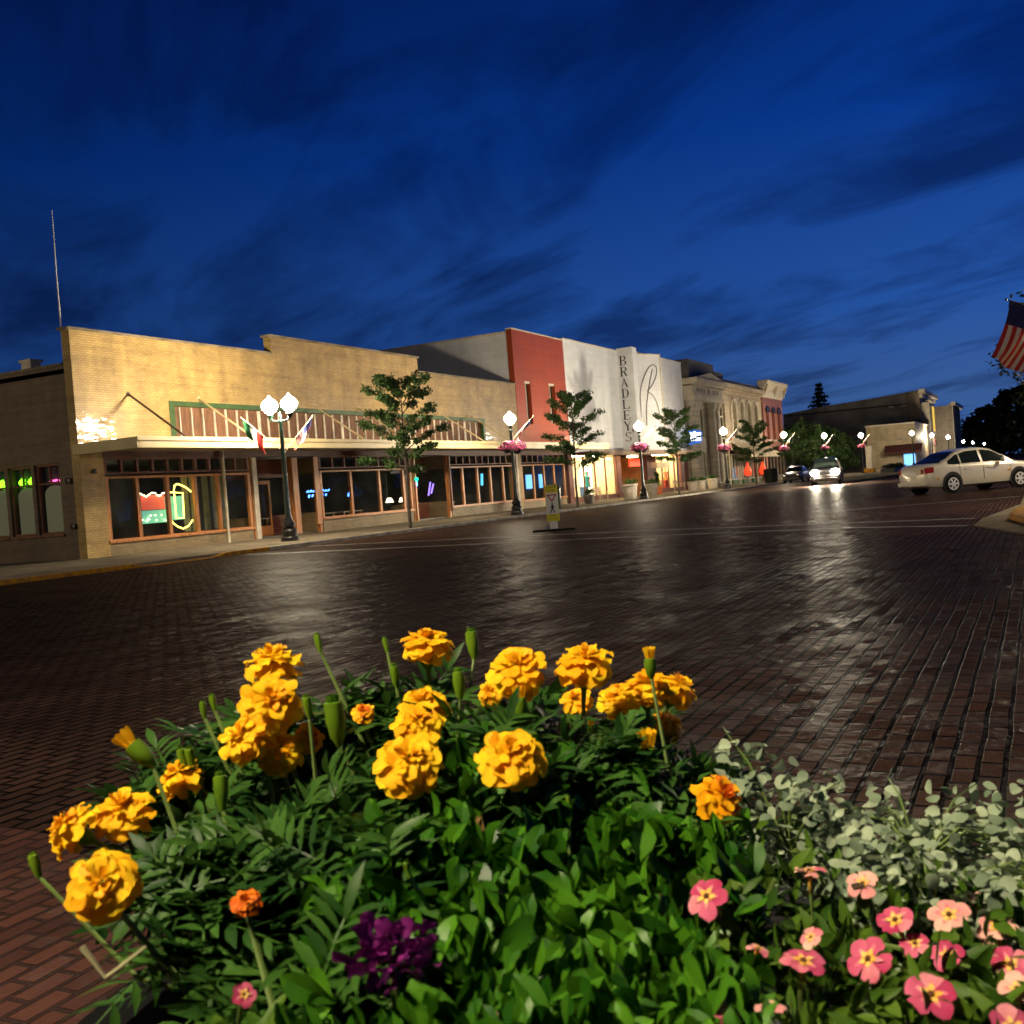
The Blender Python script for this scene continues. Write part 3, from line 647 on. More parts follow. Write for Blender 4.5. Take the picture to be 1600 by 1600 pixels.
table(49.3, 28.6, 'pale wooden table behind the third group of shop windows')
for x, z, r_, lab in ((45.2, 1.1, .16, 'shaded warm lamp glowing low in the window behind the tree trunk'), (44.1, 1.12, .2, 'wide shaded warm lamp glowing low beside the white window post')):
    l_ = empty('table_lamp', (x-1.0, 27.9, .05), lab, 'lamp')
    MB().lathe([(.14, .05), (.14, .07), (.02, .1), (.02, z-.1)], 10, (x-1.0, 27.9, 0)).build('stem', 'dark_metal', l_)
    MB().lathe([(r_, z-.12), (r_*.5, z+.1)], 12, (x-1.0, 27.9, 0)).build('shade', 'window_lit', l_)
# leaf shaped green neon and pink neon in the side windows
for y, m, lab in ((28.3, 'neon_pink', 'pink neon squiggle at the top of the side window nearest the corner'), (29.75, 'neon_green', 'green neon clover shape in the second side window'), (30.75, 'neon_green', 'green neon clover shape cut by the left edge of the photo')):
    ps = []
    for k in (-.22, .22):
        if m == 'neon_green': ps += [[(24.34, y+k+.11*math.cos(a)*(1+.3*math.cos(3*a)), 2.62+.12*math.sin(a)*(1+.3*math.cos(3*a))) for a in [i*PI/6 for i in range(13)]], [(24.34, y+k-.06, 2.62), (24.34, y+k+.06, 2.62)]]
        else: ps += [[(24.34, y+k+.15*t, 2.58+.05*math.sin(6*t)) for t in (-1, -.5, 0, .5, 1)]]
    neon('neon_sign', ps, m, lab, 0.035)

# ================================================================== DEPARTMENT STORE
ds = empty('department_store', (56.0, FY, 0), 'tall white department store with red panel end and vertical lettered pylon', 'building')
s = MB(); s.box(56.02, 56.4, FY+0.36, 55, 3.3, 10.3); s.build('side_wall', 'white_wall', ds)
MB().box(55.96, 56.42, FY+.36, 55, 10.3, 10.42).build('coping', 'cream_paint', ds)
w = MB(); SL = [(57.3, 58.1, 5.0, 7.55), (60.75, 61.7, 5.1, 7.6)]
w.holes(56.02, 63.5, 3.64, 10.5, FY-0.02, FY+0.33, SL)
w.build('red_wall', 'red_panel', ds)
for a, b_, c_, d_ in SL:
    o = MB().box(a, b_, FY+.22, FY+.30, c_, d_).build('slit_window', 'slit_dark', ds)
    MB().box((a+b_)/2-.03, (a+b_)/2+.03, FY+.12, FY+.218, c_, d_).box(a, b_, FY+.02, FY+.218, d_-.12, d_-.002).build('mullion', 'cream_paint', o)
each(ds, 'white_wall', 'white_wall', [(63.5, 75.0, FY-0.01, FY+.33, 3.25, 10.62), (75.0, 89.0, FY-0.008, FY+.33, 3.25, 10.90)])
each(ds, 'coping', 'cream_paint', [(56.0, 63.5, FY-.05, FY+.36, 10.5, 10.58), (63.5, 75.0, FY-.05, FY+.36, 10.62, 10.70), (75.0, 89.05, FY-.05, FY+.36, 10.90, 10.98)])
py = MB().box(73.3, 74.2, 25.77, FY-.012, 3.4, 10.82).build('pylon', 'white_wall', ds)
pd_, pn_ = V((.925, -.381, 0)), V((-.381, -.925, 0)); p0_ = V((77.7, 27, 0))
def PP(u, z, o_=0): return p0_+pd_*u+pn_*o_+V((0, 0, z))
def pbox(mb, u0, u1, z0, z1, o0, o1):
    vs = [PP(u, z, o_) for z in (z0, z1) for u, o_ in ((u0, o0), (u1, o0), (u1, o1), (u0, o1))]
    return mb.add(vs, [(0,3,2,1),(4,5,6,7),(0,1,5,4),(1,2,6,5),(2,3,7,6),(3,0,4,7)])
sp0 = MB(); a0, a1 = PP(-.40, 0), PP(2.72, 0)
sp0.prism([(a0.x, a0.y), (a1.x, a1.y), (a1.x+.5, FY-.013), (a0.x+.4, FY-.013)], 3.4, 10.86, 'z')
spn = sp0.build('script_panel', 'white_wall', ds)
fr_ = MB(); pbox(fr_, 2.60, 2.72, 3.6, 10.84, .003, .05); pbox(fr_, -.40, 2.6, 10.76, 10.84, .003, .05); pbox(fr_, -.40, -.30, 3.6, 10.76, .003, .05)
fr_.build('panel_frame', 'cream_paint', ds)
# didone capitals from strokes: thick stems, hairlines, serifs and bowls
def arc_band(mb, cx, cz, rx, rz, a0, a1, thick, thin, y, fx, n=14):
    vs = []
    for i in range(n+1):
        a = a0+(a1-a0)*i/n; tt = thin+(thick-thin)*abs(math.cos(a))**1.3
        vs += [(fx(cx+rx*math.cos(a)), y, cz+rz*math.sin(a)), (fx(cx+(rx-tt)*math.cos(a)), y, cz+(rz-thin)*math.sin(a))]
    mb.add(vs, [(2*i, 2*i+1, 2*i+3, 2*i+2) for i in range(n)])
def letter(mb, ch, xc, zb, h, y):
    wd = h*0.80; T, t_ = h*0.16, h*0.05
    X = lambda u: xc-wd/2+u
    def poly(p_): mb.add([(X(a), y, zb+b_) for a, b_ in p_], [tuple(range(len(p_)))])
    def rect(a, b_, c_, d_): poly([(a, c_), (b_, c_), (b_, d_), (a, d_)])
    fx = lambda u: X(u)
    def stem(a): rect(a, a+T, 0, h)
    def serif(a, z): rect(a-T*.5, a+T*1.5, z, z+t_)
    if ch in 'BRDLE':
        stem(T*.5); serif(T*.5, 0); serif(T*.5, h-t_)
    if ch == 'B':
        for z0, z1, rr in ((h*.5, h, .9), (0, h*.53, 1.0)):
            r_ = (z1-z0)/2; x0 = wd*.45
            rect(T, x0, z1-t_, z1); rect(T, x0, z0, z0+t_)
            arc_band(mb, x0, zb+z0+r_, wd*.5*rr, r_, -PI/2, PI/2, T, t_, y, fx)
    if ch == 'R':
        r_ = h*.26; rect(T, wd*.45, h-t_, h); rect(T, wd*.5, h-2*r_, h-2*r_+t_); arc_band(mb, wd*.45, zb+h-r_, wd*.48, r_, -PI/2, PI/2, T, t_, y, fx)
        poly([(wd*.42, h*.48), (wd*.42+T, h*.48), (wd*.98, 0), (wd*.98-T*1.1, 0)])
    if ch == 'D':
        rect(T, wd*.4, h-t_, h); rect(T, wd*.4, 0, t_); arc_band(mb, wd*.4, zb+h/2, wd*.58, h/2, -PI/2, PI/2, T, t_, y, fx)
    if ch == 'L':
        rect(T, wd*.95, 0, t_); poly([(wd*.95, 0), (wd*.95, h*.28), (wd*.95-t_, h*.28), (wd*.95-T*.8, t_)])
    if ch == 'E':
        rect(T, wd*.92, 0, t_); rect(T, wd*.9, h-t_, h); rect(T, wd*.7, h*.5-t_/2, h*.5+t_/2)
        rect(wd*.92-t_, wd*.92, 0, h*.25); rect(wd*.9-t_, wd*.9, h*.77, h); rect(wd*.7-t_, wd*.7, h*.4, h*.6)
    if ch == 'A':
        poly([(wd*.10, 0), (wd*.10+t_, 0), (wd*.5, h*.9), (wd*.47, h)]); poly([(wd*.47, h), (wd*.50-T*.5, h*.9), (wd*.92-T, 0), (wd*.92, 0)])
        rect(wd*.22, wd*.72, h*.32, h*.32+t_); rect(0, wd*.26, 0, t_); rect(wd*.64, wd*1.02, 0, t_)
    if ch == 'Y':
        poly([(0, h), (T*1.1, h), (wd*.5+T*.5, h*.45), (wd*.5-T*.4, h*.45)]); poly([(wd*.96, h), (wd*.96-t_, h), (wd*.5, h*.5), (wd*.5+T*.3, h*.45)])
        rect(wd*.5-T/2, wd*.5+T/2, 0, h*.46); rect(wd*.5-T, wd*.5+T, 0, t_); rect(-T*.3, T*1.5, h-t_, h); rect(wd*.78, wd*1.05, h-t_, h)
    if ch == 'S':
        arc_band(mb, wd*.5, zb+h*.74, wd*.36, h*.26, PI*.12, PI*1.5, T*.75, t_, y, fx); arc_band(mb, wd*.5, zb+h*.25, wd*.40, h*.25, -PI*.88, PI*.5, T*.75, t_, y, fx)
        rect(wd*.8, wd*.8+t_, h*.76, h*.98); rect(wd*.1, wd*.1+t_, h*.02, h*.26)
    if ch == "'":
        poly([(0, h), (T, h), (T*.5, h*.7)])
mb = MB()
for i, chh in enumerate("BRADLEYS"):
    letter(mb, chh, 0, 9.55-i*0.79, 0.68, 0)
letter(mb, "'", .66, 3.97, 0.9, 0)
mb.v = [(73.285, 26.52-x_*1.05, z_) for x_, y_, z_ in mb.v]
mb.build('lettering', 'ink', py, solid=0.015)
def curve_pts(pts, n=6):
    out_ = []
    P = [pts[0]]+pts+[pts[-1]]
    for i in range(1, len(P)-2):
        for k in range(n):
            t = k/n; a, b_, c_, d_ = [V(q) for q in P[i-1:i+3]]
            out_.append(0.5*((2*b_)+(c_-a)*t+(2*a-5*b_+4*c_-d_)*t*t+(3*b_-a-3*c_+d_)*t**3))
    return out_+[V(pts[-1])]
for pl in ([(.0,5.9),(.06,6.9),(.08,7.69),(.48,8.72),(1.17,9.64),(1.73,9.97),(2.12,9.89),(2.19,9.46),(1.92,8.87),(1.4,8.28),(.98,7.95),(1.44,7.69),(1.87,7.17),(2.1,6.5),(2.25,5.8)], [(.60,5.3),(.69,6.65),(.97,7.69),(1.37,8.86),(1.7,9.65)]):
    MB().tube(curve_pts([PP(u, z, .03) for u, z in pl]), 0.035, 6).build('script_stroke', 'letter_grey', spn)
# store canopy and display windows
MB().box(63.3, 89.0, 25.6, FY-.013, 3.05, 3.24).build('canopy', 'wood_maroon', ds)
MB().box(63.3, 89.0, 25.5, 25.597, 3.0, 3.30).build('canopy_fascia', 'soffit', ds)
dw = [(63.6, 71.6), (80.4, 86.9)]
for x0, x1 in dw:
    n = 4
    xs = [x0+.05+(x1-x0-.1)*i/n for i in range(n+1)]
    store_window(ds, x0, x1, 0.30, 3.0, xs, m='wood_maroon', fw=0.04)
    MB().box(x0, x1, FY+.02, FY+.2, 0, .255).build('bulkhead', 'wood_maroon', ds)
    MB().box(x0-.1, x1+.1, 29.4, 29.5, 0.06, 3.2).box(x0-.15, x0-.08, FY+.25, 29.4, .06, 3.2).box(x1+.08, x1+.15, FY+.25, 29.4, .06, 3.2).build('display_wall', 'store_wall', ds)
    MB().box(x0-.1, x1+.1, FY+.21, 29.5, 0.26, .32).build('display_floor', 'table_wood', ds)
    for k in range(3):
        xx = x0+(x1-x0)*(k+.5)/3
        MB().box(xx-.7, xx+.7, 27.9, 28.4, 3.1, 3.16).build('ceiling_light', 'store_light', ds)
MB().box(63.2, 89, FY+.36, 30, 3.19, 3.25).build('ceiling', 'store_wall', ds)
MB().box(69.7, 71.5, 28.9, 29.0, .32, 2.95).build('lit_panel', 'window_lit', ds)
MB().box(86.98, 89.0, FY+.0, FY+.3, 0, 3.2).build('end_pier', 'wood_maroon', ds)
MB().box(63.0, 63.55, FY+.0, FY+.3, 0, 3.2).build('end_pier', 'wood_maroon', ds)
# entrance between the windows
each(ds, 'entrance_pier', 'wood_maroon', [(71.7, 72.5, FY-.02, FY+.3, 0, 3.0), (78.2, 80.2, FY-.02, FY+.3, 0, 3.0)])
MB().box(72.5, 78.2, 29.2, 29.3, 0, 3.0).box(72.42, 72.5, FY+.3, 29.2, 0, 3.0).box(78.2, 78.3, FY+.3, 29.2, 0, 3.0).build('entrance_wall', 'wood_orange', ds)
for xx in (74.3, 76.3):
    o = MB().box(xx-.5, xx+.5, 29.12, 29.18, .1, 2.2).build('door', 'wood_orange', ds)
    MB().box(xx-.35, xx+.35, 29.10, 29.116, .5, 2.05).build('pane', 'window_lit' if xx < 75 else 'slit_dark', o)
MB().box(74.0, 76.8, 26.85, 26.95, 2.2, 2.75).build('entrance_awning', 'red_glow', ds)  # awning material emits red by itself, with no lamp in it
MB().box(71.8, 73.2, 25.9, 26.2, 2.82, 2.96).build('canopy_light', 'warm_bulb', ds)
MB().box(77.2, 80.3, 25.85, 26.3, 2.0, 2.4).build('fascia_sign', 'awning_cream', ds)
# goods shown in the lit windows, each standing on the display floor
cols = [('good_teal', (0.05, 0.45, 0.42)), ('good_orange', (0.70, 0.25, 0.05)), ('good_white', (0.75, 0.72, 0.62)), ('good_red', (0.5, 0.06, 0.05)), ('good_brown', (0.25, 0.13, 0.06)), ('good_blue', (0.08, 0.2, 0.5))]
for n_, c_ in cols: mat(n_, c_, 0.7)
def mannequin(x, y, m, label, h=1.55):
    o = empty('mannequin', (x, y, .32), label, 'mannequin')
    z = .32
    MB().lathe([(.16, z), (.16, z+.03), (.02, z+.04), (.02, z+.7)], 10, (x, y, 0)).build('stand', 'chrome', o)
    MB().lathe([(.05, z+.60), (.21, z+.62), (.17, z+.85), (.13, z+1.0), (.17, z+1.2), (.18, z+1.35), (.07, z+1.42), (.055, z+1.48), (.08, z+1.55), (.085, z+1.64), (.05, z+1.72), (0, z+1.73)], 12, (x, y, 0)).build('body', m, o, smooth=True)
    for s_ in (-1, 1): MB().tube([(x+s_*.18, y, z+1.33), (x+s_*.25, y, z+1.05), (x+s_*.22, y-.06, z+.8)], [.05, .045, .03], 8).build('arm', m, o, smooth=True)
mannequin(65.3, 27.9, 'good_orange', 'mannequin in orange at the left end of the lit display window')
mannequin(66.6, 28.3, 'good_white', 'mannequin in white in the lit display window beside the tree')
mannequin(67.8, 27.8, 'good_teal', 'mannequin in teal in the lit display window')
mannequin(69.0, 28.2, 'good_red', 'mannequin in red near the bright panel of the display window')
mannequin(82.0, 28.0, 'good_brown', 'mannequin in brown in the right hand display window')
mannequin(83.6, 28.2, 'good_white', 'mannequin in white in the right hand display window')
mannequin(85.4, 27.9, 'good_orange', 'mannequin in orange in the right hand display window')
for x, m, lab in ((64.5, 'good_white', 'white clothed display table low in the left lit window'), (67.0, 'good_blue', 'blue clothed display table low in the left lit window'), (84.5, 'good_red', 'red clothed display table low in the right lit window')):
    o = empty('display_table', (x, 27.7, .32), lab, 'table')
    MB().box(x-.5, x+.5, 27.45, 27.95, .95, 1.0).build('top', m, o)
    MB().grid(lambda u, v: (x+.5*math.cos(2*PI*u)*(1.0+.05*math.sin(14*PI*u)), 27.7+.25*math.sin(2*PI*u)*(1+.05*math.sin(14*PI*u)), .33+.62*v), 28, 2).build('cloth', m, o, smooth=True)

# ================================================================== BANK
bk = empty('stone_bank', (89.05, FY, 0), 'grey stone classical bank with giant columns and heavy cornice beside the white store', 'building')
w = MB(); w.holes(89.05, 98.8, 0, 9.6, FY+.0, FY+.4, [(92.0, 95.4, .9, 3.3), (92.0, 95.4, 4.6, 7.2)]); w.box(89.05, 89.45, FY+.4, 50, 0, 9.6); w.build('wall', 'grey_stone', bk)
for z0, z1 in ((.9, 3.3), (4.6, 7.2)):
    store_window(bk, 92.0, 95.4, z0, z1, [92.08, 93.15, 94.25, 95.32], y=FY+.12, m='cream_paint', fw=.05, sill=False)
    MB().box(92, 95.4, FY+.35, FY+.4, z0, z1).build('blind', 'interior', bk)
for xx in (89.9, 91.2, 96.2, 97.6):
    MB().lathe([(.55, 0), (.55, .35), (.46, .45), (.43, .6), (.43, 3), (.37, 6.9), (.40, 7.0), (.5, 7.25), (.56, 7.4), (.6, 7.7)], 16, (xx, FY-.35, 0)).build('column', 'grey_stone', bk, smooth=True)
MB().box(89.1, 98.75, FY-.95, FY-.003, 7.7, 8.25).build('architrave', 'grey_stone', bk)
MB().box(89.1, 98.75, FY-.85, FY-.003, 8.25, 8.95).build('frieze', 'grey_stone', bk)
c = MB().box(88.95, 98.9, FY-1.35, FY-.003, 9.25, 9.6).box(89.0, 98.85, FY-1.15, FY-.003, 9.05, 9.25)
for i in range(24): c.box(89.2+i*.4, 89.42+i*.4, FY-1.1, FY-.86, 8.93, 9.05)
c.build('cornice', 'grey_stone', bk, bevel=.02)
MB().prism([(88.95, 9.6), (98.9, 9.6), (93.9, 10.25)], FY-1.2, FY-.8, 'y').build('pediment', 'grey_stone', bk)
MB().prism([(89.3, 9.6), (98.0, 9.6), (97.4, 11.3), (89.6, 11.3)], FY-.5, FY+6, 'y').build('attic_roof', 'mansard', bk)
MB().box(98.2, 104.5, FY+.5, FY+5, 9.9, 11.0).box(98.4, 104.0, FY+.4, FY+.49, 10.6, 11.05).build('roof_housing', 'mansard', bk)
fr = MB()
for i in range(13):
    if i in (5, 8): continue
    fr.box(90.3+i*.56, 90.3+i*.56+.30, FY-.87, FY-.853, 8.42, 8.80)
fr.build('frieze_marks', 'mansard', bk)
sg = empty('illuminated_sign', (88.7, 26.9, 3.8), 'blue illuminated box sign with glowing white lettering hung on the bank front', 'sign')
MB().prism([(25.5, 4.9), (25.6, 3.95), (26.7, 3.85), (26.75, 4.2), (26.75, 5.1), (26.3, 5.2)], 88.65, 88.9, 'x').build('box', 'blue_face', sg, bevel=.04)
MB().tube([(88.8, 26.7, 5.05), (88.8, 27.0, 5.05)], .05, 6).build('bracket', 'dark_metal', sg)
lt = MB(); yy = 26.55
for wd_, h_ in ((.17, .34), (.13, .26), (.16, .38), (.11, .24), (.14, .26), (.12, .26)): lt.box(88.632, 88.646, yy-wd_, yy, 4.55, 4.55+h_); yy -= wd_+.025
yy = 26.5
for wd_ in (.16, .15, .13, .16, .14): lt.box(88.632, 88.646, yy-wd_, yy, 4.15, 4.46); yy -= wd_+.03
lt.build('lettering', 'white_face', sg)

# ================================================================== CREAM ARCADED BUILDING
ca = empty('arcaded_building', (98.85, FY, 0), 'cream two storey building with a row of tall round arched windows', 'building')
w = MB()
ar = [(104.9+i*3.05, 104.9+i*3.05+1.9) for i in range(4)]
w.holes(98.85, 117.9, 3.4, 9.9, FY, FY+.4, [(a, b_, 4.6, 8.5) for a, b_ in ar]+[(100.0, 102.4, 4.6, 8.0)])
for i in range(6): w.box(98.85+i*3.8, 98.85+i*3.8+.45 if i < 5 else 117.9, FY, FY+.4, 0, 3.4) if i < 5 else None
w.box(117.4, 117.9, FY, FY+.4, 0, 3.4); w.box(98.85, 99.2, FY+.4, 48, 0, 9.9)
# spandrels that round off each arch
for a, b_ in ar:
    m_ = (a+b_)/2; r_ = (b_-a)/2
    for s_ in (-1, 1):
        pl = [(m_+s_*r_, 8.5)]+[(m_+s_*r_*math.cos(t*PI/12), 8.5-r_+r_*math.sin(t*PI/12)) for t in range(7)]
        w.prism(pl, FY+.001, FY+.399, 'y')
w.build('wall', 'cream_brick', ca)
for a, b_ in ar:
    m_ = (a+b_)/2; r_ = (b_-a)/2+.06; mb = MB()
    mb.tube([(m_-r_, FY-.03, 4.6)]+[(m_-r_*math.cos(t*PI/12), FY-.03, 8.5-r_+.06+r_*math.sin(t*PI/12)) for t in range(13)]+[(m_+r_, FY-.03, 4.6)], .13, 6)
    mb.build('arch_moulding', 'cream_paint', ca, smooth=True)
    o = MB().box(a, b_, FY+.3, FY+.36, 4.6, 8.5).build('window', 'slit_dark', ca)
    MB().box(m_-.04, m_+.04, FY+.24, FY+.297, 4.6, 8.5).box(a, b_, FY+.24, FY+.297, 6.4, 6.5).build('sash', 'cream_paint', o)
o = MB().box(100.0, 102.4, FY+.3, FY+.36, 4.6, 8.0).build('window', 'slit_dark', ca)
MB().box(101.12, 101.28, FY+.2, FY+.297, 4.6, 8.0).box(100, 102.4, FY+.2, FY+.297, 6.6, 6.75).box(100, 100.15, FY+.2, FY+.297, 4.6, 8).box(102.25, 102.4, FY+.2, FY+.297, 4.6, 8).build('sash', 'cream_paint', o)
c = MB().box(98.85, 117.95, FY-.45, FY-.003, 9.55, 9.95).box(98.85, 117.95, FY-.25, FY-.003, 9.25, 9.55).box(98.85, 117.95, FY-.12, FY-.003, 8.75, 8.85)
for i in range(38): c.box(99+i*.5, 99.25+i*.5, FY-.4, FY-.26, 9.40, 9.54)
c.build('cornice', 'cream_brick', ca)
MB().box(98.85, 117.9, FY+.05, FY+.3, 9.95, 10.4).build('parapet', 'cream_brick', ca)
for i in range(4):
    xa = 99.4+i*4.2+.3
    store_window(ca, xa, xa+3.5, .5, 3.0, [xa+.06, xa+1.2, xa+2.3, xa+3.44], m='cream_paint', fw=.05)
    MB().box(xa, xa+3.5, FY+.03, FY+.2, 0, .45).build('bulkhead', 'green_trim', ca)
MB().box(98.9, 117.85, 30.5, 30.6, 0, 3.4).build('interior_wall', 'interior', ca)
MB().add([(104, 25.2, 3.0), (117.5, 25.2, 3.0), (117.5, FY-.01, 4.2), (104, FY-.01, 4.2), (104, 25.2, 2.6), (117.5, 25.2, 2.6)], [(0, 1, 2, 3), (4, 5, 1, 0)]).build('awning', 'awning_cream', ca, solid=.03)
for x, lab in ((108.2, 'red lit hanging figure in the arcade shop window nearer the bank'), (114.8, 'round red lit shape in the arcade shop window by the red brick building')):
    props(MB().lathe([(.10, .75), (.34, .85), (.42, 1.2), (.30, 1.55), (.14, 1.8), (.10, 2.1), (0, 2.15)], 12, (x, 26.6, .0)).build('glowing_ornament', 'red_glow'), lab, 'ornament')
# ================================================================== RED BRICK BUILDING
rb = empty('red_brick_building', (118.0, FY, 0), 'red brick two storey building with a deep cream cornice at the block end', 'building')
w = MB(); rw = [(119.3+i*2.9, 120.7+i*2.9, 4.6, 8.0) for i in range(3)]
w.holes(118.0, 128.0, 3.5, 9.3, FY-.15, FY+.3, rw); w.box(127.6, 128, FY+.3, 45, 0, 9.3); w.box(118.0, 118.6, FY-.15, FY+.3, 0, 3.5).box(127.4, 128, FY-.15, FY+.3, 0, 3.5)
w.build('wall', 'red_brick', rb)
for a, b_, z0, z1 in rw:
    o = MB().box(a, b_, FY+.15, FY+.2, z0, z1).build('window', 'slit_dark', rb)
    MB().prism([(a-.15, z1-.35), (b_+.15, z1-.35), (b_+.1, z1+.15), ((a+b_)/2, z1+.4), (a-.1, z1+.15)], FY-.3, FY-.153, 'y').build('hood', 'slit_dark', o)
    MB().box(a-.1, b_+.1, FY-.25, FY-.153, z0-.15, z0).build('sill', 'cream_paint', o)
MB().prism([(FY-.15, 9.3), (FY-.25, 9.5), (FY-.4, 10.3), (FY-.95, 10.9), (FY-.95, 11.15), (FY+.3, 11.15), (FY+.3, 9.3)], 117.98, 128.3, 'x').build('cornice', 'cream_paint', rb, bevel=.03)
mb = MB()
for i in range(3): mb.prism([(FY-.45, 9.5), (FY-.9, 10.7), (FY-.45, 10.7)], 118.1+i*4.8, 118.4+i*4.8, 'x')
mb.build('bracket', 'cream_brick', rb)
store_window(rb, 118.7, 127.3, .5, 3.2, [118.8, 120.5, 122.2, 123.9, 125.6, 127.2], y=FY-.1, m='grey_stone', fw=.08)
MB().box(118.6, 127.4, FY-.08, FY+.2, 0, .45).build('bulkhead', 'grey_stone', rb)
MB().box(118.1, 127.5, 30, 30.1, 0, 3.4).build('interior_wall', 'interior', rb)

# ================================================================== BUILDINGS OF THE SECOND BLOCK
gb = empty('corner_block_building', (172.0, 16.0, 0), 'tall brick corner building with long dark side wall and lit amber bay window', 'building')
MB().prism([(15.6, 0), (36, 0), (36, 9.9), (30, 10.5), (22, 11.0), (15.6, 11.5)], 172.0, 172.5, 'x').build('side_wall', 'far_wall', gb)
each(gb, 'wall_vent', 'cream_paint', [(171.9, 171.995, 19.3, 20.0, 9.2, 9.5), (171.9, 171.995, 17.5, 18.1, 9.3, 9.6)])
w = MB(); w.holes(172.5, 196, 0, 11.4, 15.6, 16.0, [(177, 180, 5.2, 9.2), (184, 187, 5.2, 9.2), (190, 193, 5.2, 9.2)]); w.build('front_wall', 'tan_brick', gb)
MB().box(171.8, 172.0, 15.55, 17.4, 0, 11.3).build('corner_pilaster', 'tan_brick', gb)
c = MB().box(171.6, 196.2, 14.7, 15.597, 11.0, 11.6).box(171.8, 196, 15.1, 15.597, 10.4, 10.9).build('cornice', 'cream_paint', gb)
by = MB().box(174.5, 183.0, 14.4, 15.597, 4.9, 5.3).box(174.5, 183, 14.4, 15.597, 9.2, 9.7).box(174.5, 175.1, 14.4, 15.597, 5.3, 9.2).box(178.5, 179.0, 14.4, 15.597, 5.3, 9.2).box(182.5, 183, 14.4, 15.597, 5.3, 9.2).build('bay_window', 'cream_paint', gb)
MB().box(175.1, 178.5, 14.6, 14.7, 5.3, 9.2).box(174.52, 174.6, 14.9, 15.3, 5.6, 9.0).build('pane', 'slit_dark', by)
MB().box(179.0, 182.5, 14.45, 14.55, 5.3, 9.2).build('lit_pane', 'amber_window', by)
MB().box(171.9, 196, 15.5, 36, 9.5, 9.7).build('roof', 'roofing', gb)
MB().box(171.98, 196, 15.4, 15.59, 3.2, 4.2).build('shop_fascia', 'awning_maroon', gb)
lb = empty('low_white_building', (150.4, 14.4, 0), 'low pale single storey building with a sign panel and maroon awning', 'building')
MB().box(150.4, 150.8, 14.4, 20.6, 0, 5.9).box(150.8, 171.9, 14.4, 14.8, 0, 5.9).box(150.8, 171.9, 20.2, 20.6, 0, 5.9).build('wall', 'cream_brick', lb)
MB().box(150.3, 172, 14.3, 20.7, 5.9, 6.1).build('coping', 'cream_paint', lb)
MB().box(150.33, 150.39, 15.0, 17.8, 3.35, 4.7).build('sign_panel', 'cream_brick', lb)
sp_ = MB(); sp_.tube([(150.3, 17.3, 3.85), (150.3, 16.4, 4.2), (150.3, 15.5, 3.85)], .05, 5); sp_.box(150.29, 150.328, 16.1, 16.7, 3.8, 4.0); sp_.build('sign_marks', 'letter_grey', lb)
MB().add([(148.9, 13.6, 2.3), (148.9, 18.3, 2.3), (150.38, 18.3, 3.2), (150.38, 13.6, 3.2), (148.9, 13.6, 2.0), (148.9, 18.3, 2.0)], [(0, 1, 2, 3), (4, 5, 1, 0)]).build('awning', 'awning_maroon', lb, solid=.04)
MB().box(150.35, 150.39, 14.6, 16.0, .4, 1.9).build('lit_window', 'blue_screen', lb)
tb = empty('narrow_tall_building', (200, 14.0, 0), 'narrow grey three bay building beyond the bay windowed corner building', 'building')
w = MB(); w.holes(200, 222, 0, 10.4, 13.0, 13.4, [(202+i*4.5, 204+i*4.5, 4.8, 8.6) for i in range(4)]); w.box(200, 200.4, 13.4, 30, 0, 10.0); w.build('wall', 'grey_stone', tb)
MB().box(199.8, 222.2, 12.3, 12.997, 10.0, 10.6).build('cornice', 'cream_paint', tb)
for i in range(4): MB().box(202+i*4.5, 204+i*4.5, 13.2, 13.3, 4.8, 8.6).build('window', 'slit_dark', tb)
for i in range(5): MB().box(200.6+i*4.5, 201.2+i*4.5, 12.8, 12.997, 0, 10).build('pilaster', 'cream_paint', tb)

# ================================================================== STREET LAMPS
def lamp_proto(twin):
    o = empty('street_lamp', (0, 0, 0))
    MB().lathe([(.30, 0), (.30, .12), (.24, .16), (.25, .34), (.20, .40), (.17, .46), (.21, .52), (.19, .60), (.13, .66), (.12, .74), (.10, .78)], 18).build('base', 'black_iron', o, smooth=True)
    MB().lathe([(.095, .78), (.085, 1.6), (.065, 3.75), (.085, 3.80), (.085, 3.86), (.06, 3.9)], 12).build('shaft', 'lamp_iron', o, smooth=True)
    prof = [(.085, 0), (.15, .05), (.24, .16), (.262, .25), (.225, .36), (.13, .43), (.06, .49), (.035, .53), (.0, .58)]
    heads = [(0, -.39), (0, .39)] if twin else [(0, 0)]
    if twin:
        MB().tube([(0, -.39, 4.03), (0, -.30, 3.88), (0, 0, 3.84), (0, .30, 3.88), (0, .39, 4.03)], .035, 8).lathe([(.05, 3.8), (.06, 3.95), (.03, 4.05), (0, 4.2)], 10).build('cross_arm', 'lamp_iron', o, smooth=True)
    for hx, hy in heads:
        MB().lathe([(.05, 3.88), (.06, 3.95), (.10, 4.0), (.115, 4.06), (.09, 4.10)], 12, (hx, hy, .02)).build('fitter', 'lamp_iron', o, smooth=True)
        MB().lathe([(r_, h_+4.115) for r_, h_ in prof], 14, (hx, hy, .02)).build('globe', 'twin_globe' if twin else 'globe', o, smooth=True, auto=180)
    return o
def bracket_arms(o, z):
    MB().tube([(-.46, 0, z-.03), (-.42, 0, z), (.42, 0, z), (.46, 0, z-.03)], .018, 6).build('basket_bracket', 'lamp_iron', o)
LG = 'acorn street lamps along the avenue'
LAMPS = []
twin = lamp_proto(True); twin.location = (28.65, 22.6, 0); twin.scale = (1.045, 1.045, 1.045); props(twin, 'twin headed street lamp with two lit globes on dark green post', 'street lamp', LG)
single = lamp_proto(False); bracket_arms(single, 3.42)
plain = lamp_proto(False)
